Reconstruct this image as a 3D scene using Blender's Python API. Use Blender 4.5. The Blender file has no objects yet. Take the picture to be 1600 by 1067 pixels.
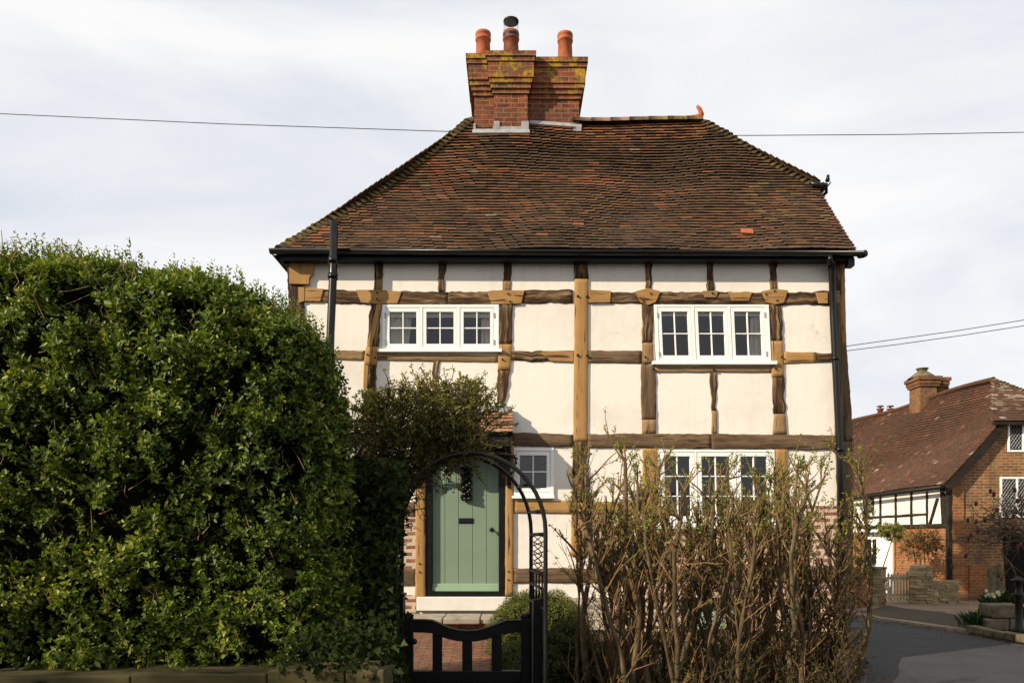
import bpy, math, random
import numpy as np
from mathutils import Vector, Matrix

R = math.radians
random.seed(11)
rng = np.random.default_rng(7)
SC = bpy.context.scene
COL = SC.collection

# ------------------------------------------------------------------ camera
F = 1244.44                      # focal length in photograph pixels (1600 wide)
CX, HY = 800.0, 840.0            # optical axis column, horizon row
EYE = 1.65
cd = bpy.data.cameras.new('camera')
cam = bpy.data.objects.new('camera', cd)
COL.objects.link(cam)
cam.location = (0, 0, EYE)
cam.rotation_euler = (R(90), 0, 0)
cd.sensor_width = 36
cd.lens = 28
cd.shift_y = (HY - 533.5) / 1600
cd.clip_start = 0.05
cd.clip_end = 2000
SC.camera = cam

# ------------------------------------------------------------------ light
SUN_AZ, SUN_EL = R(60), R(27)
S = Vector((-math.sin(SUN_AZ) * math.cos(SUN_EL), -math.cos(SUN_AZ) * math.cos(SUN_EL), math.sin(SUN_EL)))
ld = bpy.data.lights.new('sun', 'SUN')
ld.energy = 5.0
ld.angle = R(0.5)
ld.color = (1.0, 0.87, 0.68)
sun = bpy.data.objects.new('sun', ld)
COL.objects.link(sun)
sun.rotation_euler = S.to_track_quat('Z', 'Y').to_euler()

W_ = bpy.data.worlds.new('World')
SC.world = W_
W_.use_nodes = True
nt = W_.node_tree
nt.nodes.clear()
out = nt.nodes.new('ShaderNodeOutputWorld')
sky = nt.nodes.new('ShaderNodeTexSky')
sky.sky_type = 'NISHITA'
sky.sun_disc = False
sky.sun_elevation = SUN_EL
sky.sun_rotation = math.atan2(S.x, S.y)
b1 = nt.nodes.new('ShaderNodeBackground'); b1.inputs['Strength'].default_value = 0.09
nt.links.new(sky.outputs[0], b1.inputs[0])
tc = nt.nodes.new('ShaderNodeTexCoord')
mp = nt.nodes.new('ShaderNodeMapping'); mp.inputs['Scale'].default_value = (0.8, 1.2, 3.4); mp.inputs['Rotation'].default_value = (0, R(22), R(15))
nt.links.new(tc.outputs['Generated'], mp.inputs[0])
n1 = nt.nodes.new('ShaderNodeTexNoise'); n1.inputs['Scale'].default_value = 1.7; n1.inputs['Detail'].default_value = 7; n1.inputs['Roughness'].default_value = 0.55; n1.inputs['Distortion'].default_value = 0.5
nt.links.new(mp.outputs[0], n1.inputs['Vector'])
cr = nt.nodes.new('ShaderNodeValToRGB')
cr.color_ramp.elements[0].position = 0.34; cr.color_ramp.elements[0].color = (0.72, 0.765, 0.85, 1)
cr.color_ramp.elements[1].position = 0.61; cr.color_ramp.elements[1].color = (1.03, 1.02, 1.01, 1)
nt.links.new(n1.outputs['Fac'], cr.inputs[0])
b2 = nt.nodes.new('ShaderNodeBackground'); b2.inputs['Strength'].default_value = 0.75
nt.links.new(cr.outputs[0], b2.inputs[0])
mx = nt.nodes.new('ShaderNodeMixShader'); mx.inputs[0].default_value = 0.93
nt.links.new(b1.outputs[0], mx.inputs[1]); nt.links.new(b2.outputs[0], mx.inputs[2])
nt.links.new(mx.outputs[0], out.inputs[0])

SC.view_settings.view_transform = 'Standard'
SC.view_settings.look = 'None'
SC.view_settings.exposure = 0.42
SC.view_settings.gamma = 1.0

# ------------------------------------------------------------------ mapping
def P(px, py, Y):
    return Vector(((px - CX) * Y / F, Y, EYE + (HY - py) * Y / F))
def X(px, Y): return (px - CX) * Y / F
def Z(py, Y): return EYE + (HY - py) * Y / F
def GY(py, z=0.0): return (EYE - z) * F / (py - HY)
def G(px, py, z=0.0):
    Y = GY(py, z); return Vector(((px - CX) * Y / F, Y, z))
WY = 10.54                       # plane of the cottage front
def front(px, py, off=0.0):      # a point of the cottage front, off = metres towards the street
    p = P(px, py, WY); p.y -= off; return p

# ------------------------------------------------------------------ materials
class NT:
    def __init__(s, name):
        s.m = bpy.data.materials.new(name); s.m.use_nodes = True
        s.t = s.m.node_tree; s.t.nodes.clear()
        s.out = s.n('ShaderNodeOutputMaterial')
    def n(s, typ, **kw):
        nd = s.t.nodes.new(typ)
        for k, v in kw.items():
            if k in nd.inputs: nd.inputs[k].default_value = v
            else: setattr(nd, k, v)
        return nd
    def l(s, a, b): s.t.links.new(a, b)
    def coord(s, which='UV', scale=(1, 1, 1), rot=(0, 0, 0)):
        t = s.n('ShaderNodeTexCoord'); m = s.n('ShaderNodeMapping')
        m.inputs['Scale'].default_value = scale; m.inputs['Rotation'].default_value = rot
        s.l(t.outputs[which], m.inputs[0]); return m.outputs[0]
    def noise(s, vec, scale=5, detail=5, rough=0.55, dist=0.0):
        n = s.n('ShaderNodeTexNoise'); n.inputs['Scale'].default_value = scale; n.inputs['Detail'].default_value = detail
        n.inputs['Roughness'].default_value = rough; n.inputs['Distortion'].default_value = dist
        s.l(vec, n.inputs['Vector']); return n.outputs['Fac']
    def ramp(s, fac, stops):
        r = s.n('ShaderNodeValToRGB'); e = r.color_ramp.elements
        while len(e) < len(stops): e.new(0.5)
        for el, (p, c) in zip(e, stops):
            el.position = p
            el.color = (c, c, c, 1) if isinstance(c, (int, float)) else (*c, 1)
        s.l(fac, r.inputs[0]); return r.outputs[0]
    def mix(s, fac, a, b, mode='MIX'):
        m = s.n('ShaderNodeMix', data_type='RGBA', blend_type=mode)
        for sock, v in ((m.inputs[0], fac), (m.inputs[6], a), (m.inputs[7], b)):
            if isinstance(v, (int, float)): sock.default_value = v
            elif isinstance(v, tuple): sock.default_value = (*v, 1)
            else: s.l(v, sock)
        return m.outputs[2]
    def math(s, op, a, b=0.0):
        m = s.n('ShaderNodeMath', operation=op)
        for i, v in enumerate((a, b)):
            if isinstance(v, (int, float)): m.inputs[i].default_value = v
            else: s.l(v, m.inputs[i])
        return m.outputs[0]
    def attr(s, name='rnd'):
        a = s.n('ShaderNodeAttribute'); a.attribute_name = name; return a.outputs['Fac']
    def bsdf(s, color, rough=0.8, spec=0.3, bump=None, bstr=0.3, bdist=0.01, metal=0.0):
        p = s.n('ShaderNodeBsdfPrincipled')
        if isinstance(color, tuple): p.inputs['Base Color'].default_value = (*color, 1)
        else: s.l(color, p.inputs['Base Color'])
        if isinstance(rough, (int, float)): p.inputs['Roughness'].default_value = rough
        else: s.l(rough, p.inputs['Roughness'])
        p.inputs['Specular IOR Level'].default_value = spec
        p.inputs['Metallic'].default_value = metal
        if bump is not None:
            b = s.n('ShaderNodeBump'); b.inputs['Strength'].default_value = bstr; b.inputs['Distance'].default_value = bdist
            s.l(bump, b.inputs['Height']); s.l(b.outputs[0], p.inputs['Normal'])
        s.l(p.outputs[0], s.out.inputs[0]); s.p = p
        return s.m

M = {}
def plain(name, c, rough=0.6, spec=0.3, var=0.25, scale=8, bstr=0.15, metal=0.0):
    t = NT(name); v = t.coord('Object'); n = t.noise(v, scale, 6)
    lo = tuple(x * (1 - var) for x in c); hi = tuple(min(1, x * (1 + var)) for x in c)
    M[name] = t.bsdf(t.ramp(n, [(0.3, lo), (0.7, hi)]), rough, spec, t.noise(v, scale * 6, 4), bstr, 0.004, metal)

def wood(name, stops, grain=26, rough=0.85, bstr=0.6, bdist=0.006, blotch=0.35, lo=0.3, hi=0.72):
    t = NT(name)
    v = t.coord('UV', (1.6, grain, 1)); g = t.noise(v, 1.0, 8, 0.62, 0.9)
    v2 = t.coord('UV', (1.2, 2.4, 1)); b = t.noise(v2, 1.7, 4)
    g2 = t.mix(blotch, g, b)
    n = len(stops)
    col = t.ramp(g2, [(lo + (hi - lo) * i / (n - 1), c) for i, c in enumerate(stops)])
    v3 = t.coord('UV', (2.2, grain * 2.2, 1)); crack = t.noise(v3, 1.0, 3, 0.5, 0.5)
    col = t.mix(t.ramp(crack, [(0.33, 1.0), (0.40, 0.0)]), col, tuple(x * 0.35 for x in stops[0]))
    M[name] = t.bsdf(col, rough, 0.2, g, bstr, bdist)
wood('oak_new', [(0.13, 0.062, 0.02), (0.31, 0.17, 0.058), (0.385, 0.225, 0.085)], 12, 0.75, 0.35, 0.004, 0.5, 0.22, 0.66)
wood('oak_pale', [(0.15, 0.09, 0.042), (0.25, 0.155, 0.073), (0.33, 0.215, 0.11)], 16, 0.8, 0.3, 0.003)
wood('oak_old', [(0.014, 0.008, 0.004), (0.085, 0.048, 0.024), (0.36, 0.235, 0.125)], 19, 0.9, 1.0, 0.018, 0.25, 0.37, 0.66)
wood('oak_grey', [(0.05, 0.030, 0.016), (0.13, 0.083, 0.047), (0.21, 0.145, 0.088)], 22, 0.9, 0.8, 0.008, 0.4)
wood('oak_black', [(0.008, 0.006, 0.005), (0.02, 0.015, 0.011), (0.035, 0.027, 0.02)], 22, 0.8, 0.7, 0.008)
wood('pale_picket', [(0.26, 0.21, 0.14), (0.45, 0.38, 0.26), (0.58, 0.50, 0.37)], 20, 0.9, 0.6, 0.006)
wood('mossy_board', [(0.035, 0.03, 0.012), (0.085, 0.07, 0.028), (0.15, 0.125, 0.06)], 6, 0.95, 0.6, 0.006)

def plaster(name, c, streak=0.3):
    t = NT(name); v = t.coord('Object')
    n = t.noise(v, 1.1, 6, 0.6); n2 = t.noise(v, 9, 5)
    col = t.ramp(n, [(0.28, tuple(x * 0.86 for x in c)), (0.5, c), (0.75, tuple(min(1, x * 1.05) for x in c))])
    col = t.mix(t.ramp(t.noise(t.coord('Object', (5, 1, 0.45)), 2.4, 6, 0.65), [(0.52, 0.0), (0.75, streak)]), col, tuple(x * y for x, y in zip(c, (0.80, 0.70, 0.56))))
    col = t.mix(t.ramp(t.noise(v, 3.2, 6, 0.7), [(0.60, 0.0), (0.70, 0.35)]), col, tuple(min(1, x * 1.12) for x in c))
    vo = t.n('ShaderNodeTexVoronoi', feature='DISTANCE_TO_EDGE'); vo.inputs['Scale'].default_value = 0.9
    wv = t.n('ShaderNodeVectorMath', operation='ADD'); nn = t.n('ShaderNodeTexNoise'); nn.inputs['Scale'].default_value = 3; t.l(v, nn.inputs['Vector'])
    t.l(v, wv.inputs[0]); t.l(nn.outputs['Color'], wv.inputs[1]); t.l(wv.outputs[0], vo.inputs['Vector'])
    crk = t.math('MULTIPLY', t.ramp(vo.outputs['Distance'], [(0.0, 1.0), (0.005, 0.0)]), t.ramp(t.noise(v, 1.3, 2), [(0.5, 0.0), (0.6, 0.5)]))
    col = t.mix(crk, col, tuple(x * 0.55 for x in c))
    M[name] = t.bsdf(col, 0.92, 0.12, t.mix(0.35, n2, t.noise(v, 2.2, 3)), 0.40, 0.014)
plaster('plaster', (0.75, 0.70, 0.625))
plaster('plaster_white', (0.66, 0.63, 0.57), 0.15)

def brick(name, c1, c2, c3, mortar, w=0.225, h=0.075, ms=0.011, lichen=None, bstr=0.8, stain=0.5):
    t = NT(name); v = t.coord('UV')
    wob = t.n('ShaderNodeVectorMath', operation='ADD')
    nz = t.n('ShaderNodeTexNoise'); nz.inputs['Scale'].default_value = 3.0; t.l(v, nz.inputs['Vector'])
    sc = t.n('ShaderNodeVectorMath', operation='SCALE'); sc.inputs['Scale'].default_value = 0.022
    t.l(nz.outputs['Color'], sc.inputs[0]); t.l(v, wob.inputs[0]); t.l(sc.outputs[0], wob.inputs[1])
    b = t.n('ShaderNodeTexBrick'); b.offset = 0.5
    b.inputs['Scale'].default_value = 1; b.inputs['Brick Width'].default_value = w; b.inputs['Row Height'].default_value = h
    b.inputs['Mortar Size'].default_value = ms; b.inputs['Mortar Smooth'].default_value = 0.25; b.inputs['Bias'].default_value = 0.0
    b.inputs['Color1'].default_value = (*c1, 1); b.inputs['Color2'].default_value = (*c2, 1); b.inputs['Mortar'].default_value = (*mortar, 1)
    t.l(wob.outputs[0], b.inputs['Vector'])
    ob = t.coord('Object')
    n = t.noise(ob, 7, 6, 0.6)
    col = t.mix(t.ramp(n, [(0.48, 0.0), (0.62, 0.8)]), b.outputs['Color'], c3)
    col = t.mix(b.outputs['Fac'], col, mortar)
    col = t.mix(t.ramp(t.noise(ob, 2.2, 5), [(0.45, 0.0), (0.75, stain)]), col, (0.06, 0.045, 0.035))
    fine = t.noise(ob, 60, 3)
    col = t.mix(0.25, col, t.mix(1.0, col, t.ramp(fine, [(0.3, 0.5), (0.7, 1.4)]), 'MULTIPLY'))
    if lichen:
        lv = t.noise(ob, lichen[1], 7, 0.72)
        ge = t.n('ShaderNodeTexCoord'); sx = t.n('ShaderNodeSeparateXYZ'); t.l(ge.outputs['Object'], sx.inputs[0])
        hmask = t.ramp(sx.outputs['Z'], [(0, 0)]) if lichen[2] is None else t.n('ShaderNodeMapRange').outputs[0]
        if lichen[2] is not None:
            mr = hmask.node; mr.inputs['From Min'].default_value = lichen[2]; mr.inputs['From Max'].default_value = lichen[3]
            t.l(sx.outputs['Z'], mr.inputs['Value'])
        fac = t.math('ADD', lv, t.math('MULTIPLY', hmask, 0.17))
        lc = t.ramp(t.noise(ob, 14, 5), [(0.38, (0.11, 0.10, 0.06)), (0.47, (0.30, 0.18, 0.02)), (0.62, (0.44, 0.25, 0.015))])
        col = t.mix(t.ramp(fac, [(lichen[0], 0.0), (lichen[0] + 0.06, 0.92)]), col, lc)
    h_ = t.math('SUBTRACT', fine, t.math('MULTIPLY', b.outputs['Fac'], 1.4))
    M[name] = t.bsdf(col, 0.92, 0.15, h_, bstr, 0.01)
brick('brick_house', (0.25, 0.085, 0.05), (0.33, 0.15, 0.095), (0.15, 0.07, 0.05), (0.55, 0.44, 0.33), 0.235, 0.088, stain=0.25, ms=0.026)
brick('brick_chimney', (0.20, 0.050, 0.024), (0.30, 0.072, 0.030), (0.075, 0.028, 0.019), (0.24, 0.165, 0.09), 0.225, 0.075, 0.009, (0.668, 4.8, 8.38, 8.70), stain=0.8)
brick('brick_stack_far', (0.17, 0.065, 0.028), (0.23, 0.10, 0.04), (0.09, 0.05, 0.03), (0.20, 0.14, 0.075), 0.225, 0.075, 0.010, (0.70, 3.0, 6.6, 7.4), stain=0.85)
brick('brick_far', (0.26, 0.075, 0.026), (0.36, 0.13, 0.042), (0.14, 0.055, 0.03), (0.27, 0.17, 0.085), stain=0.55, ms=0.014)
brick('brick_far_pale', (0.23, 0.075, 0.028), (0.31, 0.145, 0.055), (0.10, 0.065, 0.038), (0.30, 0.21, 0.115), stain=0.85, ms=0.015)
brick('brick_path', (0.20, 0.085, 0.05), (0.25, 0.12, 0.07), (0.14, 0.075, 0.045), (0.08, 0.06, 0.045), 0.21, 0.075, 0.008, stain=0.3)
brick('paver', (0.26, 0.185, 0.125), (0.32, 0.235, 0.165), (0.20, 0.145, 0.10), (0.12, 0.095, 0.07), 0.2, 0.1, 0.008, stain=0.3)
brick('rubble', (0.35, 0.27, 0.15), (0.44, 0.35, 0.21), (0.25, 0.19, 0.11), (0.11, 0.085, 0.05), 0.26, 0.075, 0.014, stain=0.45, bstr=1.0)
brick('flint', (0.40, 0.33, 0.25), (0.50, 0.43, 0.34), (0.12, 0.10, 0.09), (0.50, 0.42, 0.32), 0.14, 0.10, 0.02, stain=0.2)

def tilemat(name, stops, moss=0.0):
    t = NT(name); a = t.attr('rnd'); ob = t.coord('Object')
    col = t.ramp(a, stops)
    col = t.mix(t.ramp(t.noise(ob, 0.9, 6, 0.6), [(0.44, 0.0), (0.70, 0.65)]), col, (0.055, 0.036, 0.024))
    col = t.mix(t.ramp(t.noise(ob, 11, 6, 0.75), [(0.36, 0.6), (0.52, 0.0)]), col, (0.034, 0.022, 0.015))
    col = t.mix(t.ramp(t.noise(ob, 22, 5, 0.7), [(0.52, 0.0), (0.66, 0.7)]), col, (0.10, 0.075, 0.035))
    if moss: col = t.mix(t.ramp(t.noise(ob, 6, 6, 0.7), [(0.5, 0.0), (0.62, moss)]), col, (0.17, 0.125, 0.03))
    col = t.mix(t.ramp(t.noise(ob, 45, 3, 0.6), [(0.69, 0.0), (0.73, 0.8)]), col, (0.40, 0.35, 0.25))
    M[name] = t.bsdf(col, 0.9, 0.15, t.noise(ob, 50, 4), 0.5, 0.006)
tilemat('roof_tile', [(0.0, (0.036, 0.025, 0.018)), (0.35, (0.090, 0.051, 0.030)), (0.60, (0.140, 0.070, 0.036)), (0.78, (0.225, 0.080, 0.037)),
                      (0.90, (0.26, 0.095, 0.045)), (0.95, (0.15, 0.11, 0.042)), (1.0, (0.30, 0.24, 0.17))])
tilemat('hip_tile', [(0.0, (0.05, 0.036, 0.02)), (0.5, (0.105, 0.072, 0.034)), (1.0, (0.16, 0.115, 0.05))], 0.8)
tilemat('far_tile', [(0.0, (0.05, 0.022, 0.013)), (0.4, (0.078, 0.033, 0.020)), (0.8, (0.120, 0.048, 0.028)), (0.93, (0.21, 0.10, 0.055)), (1.0, (0.40, 0.33, 0.26))])
tilemat('lichen_tile', [(0.0, (0.07, 0.035, 0.02)), (0.45, (0.13, 0.062, 0.036)), (0.60, (0.30, 0.23, 0.17)), (1.0, (0.50, 0.45, 0.37))])
plain('terracotta', (0.34, 0.10, 0.045), 0.8, 0.2, 0.3, 6)
plain('terracotta_old', (0.20, 0.065, 0.04), 0.85, 0.2, 0.5, 9)
plain('ridge_pink', (0.20, 0.115, 0.07), 0.9, 0.15, 0.4, 9)
plain('lead', (0.29, 0.29, 0.285), 0.5, 0.4, 0.25, 7)
plain('mortar', (0.36, 0.30, 0.20), 0.95, 0.1, 0.4, 8, 0.5)
plain('white_paint', (0.80, 0.79, 0.76), 0.4, 0.4, 0.02, 3, 0.05)
plain('groove', (0.30, 0.29, 0.27), 0.8, 0.1, 0.1)
plain('black_paint', (0.006, 0.0058, 0.0055), 0.45, 0.22, 0.3, 10, 0.1)
plain('black_gloss', (0.006, 0.006, 0.006), 0.3, 0.3, 0.2, 10, 0.05)
plain('black_iron', (0.008, 0.0075, 0.007), 0.5, 0.25, 0.3, 20, 0.2)
plain('sage_paint', (0.175, 0.235, 0.165), 0.5, 0.35, 0.05, 2.5, 0.06)
plain('sage_pale', (0.25, 0.36, 0.24), 0.5, 0.35, 0.06, 2.5, 0.06)
plain('curtain', (0.74, 0.70, 0.60), 0.9, 0.1, 0.08, 6)
plain('room', (0.34, 0.32, 0.29), 0.9, 0.1, 0.1)
plain('dark_void', (0.012, 0.011, 0.010), 0.95, 0.05, 0.2)
plain('stone', (0.13, 0.11, 0.075), 0.9, 0.15, 0.4, 6, 0.6)
plain('stone_mossy', (0.12, 0.10, 0.055), 0.95, 0.1, 0.5, 7, 0.7)
plain('step_stone', (0.30, 0.26, 0.205), 0.9, 0.15, 0.3, 6, 0.5)
plain('soil', (0.05, 0.036, 0.022), 0.97, 0.05, 0.5, 9, 0.9)
plain('earth', (0.07, 0.06, 0.03), 0.97, 0.05, 0.4, 0.5, 0.5)
plain('wire', (0.03, 0.03, 0.032), 0.6, 0.3, 0.1)
plain('twig', (0.165, 0.092, 0.038), 0.85, 0.2, 0.4, 14, 0.4)
plain('twig_dark', (0.035, 0.022, 0.012), 0.85, 0.2, 0.4, 14, 0.4)
plain('twig_dry', (0.16, 0.105, 0.05), 0.85, 0.2, 0.4, 14, 0.4)
plain('foliage_core', (0.010, 0.011, 0.005), 1.0, 0.0, 0.4, 9)  # near-black, its colour standing in for shade deep in the foliage
plain('petal_white', (0.75, 0.72, 0.50), 0.7, 0.2, 0.1)
plain('petal_yellow', (0.70, 0.55, 0.10), 0.7, 0.2, 0.1)
plain('seed_head', (0.10, 0.030, 0.018), 0.8, 0.2, 0.3)

def bark(name, stops):
    t = NT(name); ob = t.coord('Object', (1, 1, 0.35)); n = t.noise(ob, 26, 6, 0.65); big = t.noise(t.coord('Object'), 3.5, 4)
    col = t.ramp(t.mix(0.5, n, big), [(0.32, stops[0]), (0.5, stops[1]), (0.68, stops[2])])
    col = t.mix(t.ramp(t.noise(t.coord('Object'), 9, 5), [(0.56, 0.0), (0.68, 0.5)]), col, (0.14, 0.14, 0.06))
    M[name] = t.bsdf(col, 0.9, 0.15, n, 0.8, 0.01)
bark('bark', [(0.024, 0.016, 0.010), (0.092, 0.063, 0.034), (0.23, 0.165, 0.095)])
plain('tarmac_brown', (0.075, 0.06, 0.045), 0.95, 0.1, 0.3, 20, 0.6)
bark('bark_far', [(0.045, 0.033, 0.024), (0.12, 0.088, 0.06), (0.21, 0.16, 0.115)])

def leafmat(name, stops, rough=0.38, spec=0.45, trans=0.22):
    t = NT(name); a = t.attr('rnd')
    col = t.ramp(a, stops)
    p = t.n('ShaderNodeBsdfPrincipled'); t.l(col, p.inputs['Base Color'])
    p.inputs['Roughness'].default_value = rough; p.inputs['Specular IOR Level'].default_value = spec
    tr = t.n('ShaderNodeBsdfTranslucent')
    t.l(t.mix(1.0, col, (1.3, 1.35, 0.6), 'MULTIPLY'), tr.inputs[0])
    m = t.n('ShaderNodeMixShader'); m.inputs[0].default_value = trans
    t.l(p.outputs[0], m.inputs[1]); t.l(tr.outputs[0], m.inputs[2]); t.l(m.outputs[0], t.out.inputs[0])
    M[name] = t.m
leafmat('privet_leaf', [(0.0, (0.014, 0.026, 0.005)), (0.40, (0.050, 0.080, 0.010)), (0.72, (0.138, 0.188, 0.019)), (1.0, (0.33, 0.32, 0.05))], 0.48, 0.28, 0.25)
leafmat('ivy_leaf', [(0.0, (0.008, 0.013, 0.002)), (0.5, (0.022, 0.034, 0.006)), (0.85, (0.048, 0.068, 0.010)), (1.0, (0.15, 0.18, 0.03))], 0.6, 0.06, 0.1)
leafmat('vine_leaf', [(0.0, (0.024, 0.028, 0.007)), (0.5, (0.105, 0.100, 0.019)), (0.85, (0.23, 0.205, 0.035)), (1.0, (0.34, 0.31, 0.06))], 0.5, 0.25, 0.3)
leafmat('bud_leaf', [(0.0, (0.09, 0.11, 0.02)), (0.6, (0.20, 0.22, 0.04)), (1.0, (0.33, 0.34, 0.07))], 0.5, 0.3, 0.35)
leafmat('box_leaf', [(0.0, (0.022, 0.032, 0.006)), (0.5, (0.070, 0.085, 0.014)), (0.85, (0.13, 0.14, 0.024)), (1.0, (0.21, 0.22, 0.04))], 0.5, 0.25, 0.2)
leafmat('dry_leaf', [(0.0, (0.045, 0.030, 0.010)), (0.5, (0.10, 0.075, 0.022)), (1.0, (0.20, 0.16, 0.05))], 0.7, 0.2, 0.25)
leafmat('blade_leaf', [(0.0, (0.02, 0.05, 0.015)), (1.0, (0.06, 0.13, 0.035))], 0.4, 0.4, 0.2)

def glass():
    t = NT('window_glass')
    tr = t.n('ShaderNodeBsdfTransparent'); tr.inputs[0].default_value = (0.90, 0.90, 0.89, 1)
    g = t.n('ShaderNodeBsdfGlossy'); g.inputs['Roughness'].default_value = 0.015; g.inputs['Color'].default_value = (1, 1, 1, 1)
    v = t.coord('Object'); b = t.n('ShaderNodeBump'); b.inputs['Strength'].default_value = 0.2; b.inputs['Distance'].default_value = 0.03
    t.l(t.noise(v, 3.0, 2), b.inputs['Height']); t.l(b.outputs[0], g.inputs['Normal'])
    fr = t.n('ShaderNodeFresnel'); fr.inputs['IOR'].default_value = 1.62
    m = t.n('ShaderNodeMixShader'); t.l(fr.outputs[0], m.inputs[0]); t.l(tr.outputs[0], m.inputs[1]); t.l(g.outputs[0], m.inputs[2])
    t.l(m.outputs[0], t.out.inputs[0]); M['window_glass'] = t.m
glass()
def asphalt():
    t = NT('asphalt'); v = t.coord('Object')
    c = t.ramp(t.noise(v, 0.9, 6, 0.6), [(0.3, (0.027, 0.0265, 0.027)), (0.7, (0.047, 0.045, 0.045))])
    c = t.mix(t.ramp(t.noise(t.coord('Object', (0.5, 2.2, 1), (0, 0, 0.25)), 1.6, 6, 0.65), [(0.50, 0.0), (0.64, 0.7)]), c, (0.028, 0.028, 0.031))
    sp = t.noise(v, 75, 4, 0.75)
    vo = t.n('ShaderNodeTexVoronoi', feature='DISTANCE_TO_EDGE'); vo.inputs['Scale'].default_value = 0.7; t.l(v, vo.inputs['Vector'])
    c = t.mix(t.math('MULTIPLY', t.ramp(vo.outputs['Distance'], [(0.0, 1.0), (0.012, 0.0)]), t.ramp(t.noise(v, .8, 2), [(.48, 0.0), (.55, .7)])), c, (0.012, 0.011, 0.011))
    c = t.mix(t.ramp(t.noise(v, 14, 6, .8), [(.60, 0.0), (.68, .5)]), c, (0.12, 0.105, 0.085))
    c = t.mix(0.7, c, t.mix(1.0, c, t.ramp(sp, [(0.38, 0.35), (0.62, 1.75)]), 'MULTIPLY'))
    M['asphalt'] = t.bsdf(c, 0.85, 0.25, sp, 0.6, 0.006)
asphalt()

# ------------------------------------------------------------------ mesh helpers
WORLD = {}
def setp(o, label=None, cat=None, group=None, kind=None):
    if label: o['label'] = label
    if cat: o['category'] = cat
    if group: o['group'] = group
    if kind: o['kind'] = kind
    return o
def thing(name, loc, label, cat, group=None):
    o = bpy.data.objects.new(name, None); COL.objects.link(o)
    o.empty_display_size = 0.2
    o.location = loc; WORLD[o.name] = Vector(loc)
    return setp(o, label, cat, group)
def link(name, me, parent, loc):
    o = bpy.data.objects.new(name, me); COL.objects.link(o)
    if parent is not None:
        o.parent = parent; WORLD[o.name] = WORLD[parent.name]
    else:
        o.location = loc; WORLD[o.name] = Vector(loc)
    return o

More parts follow.
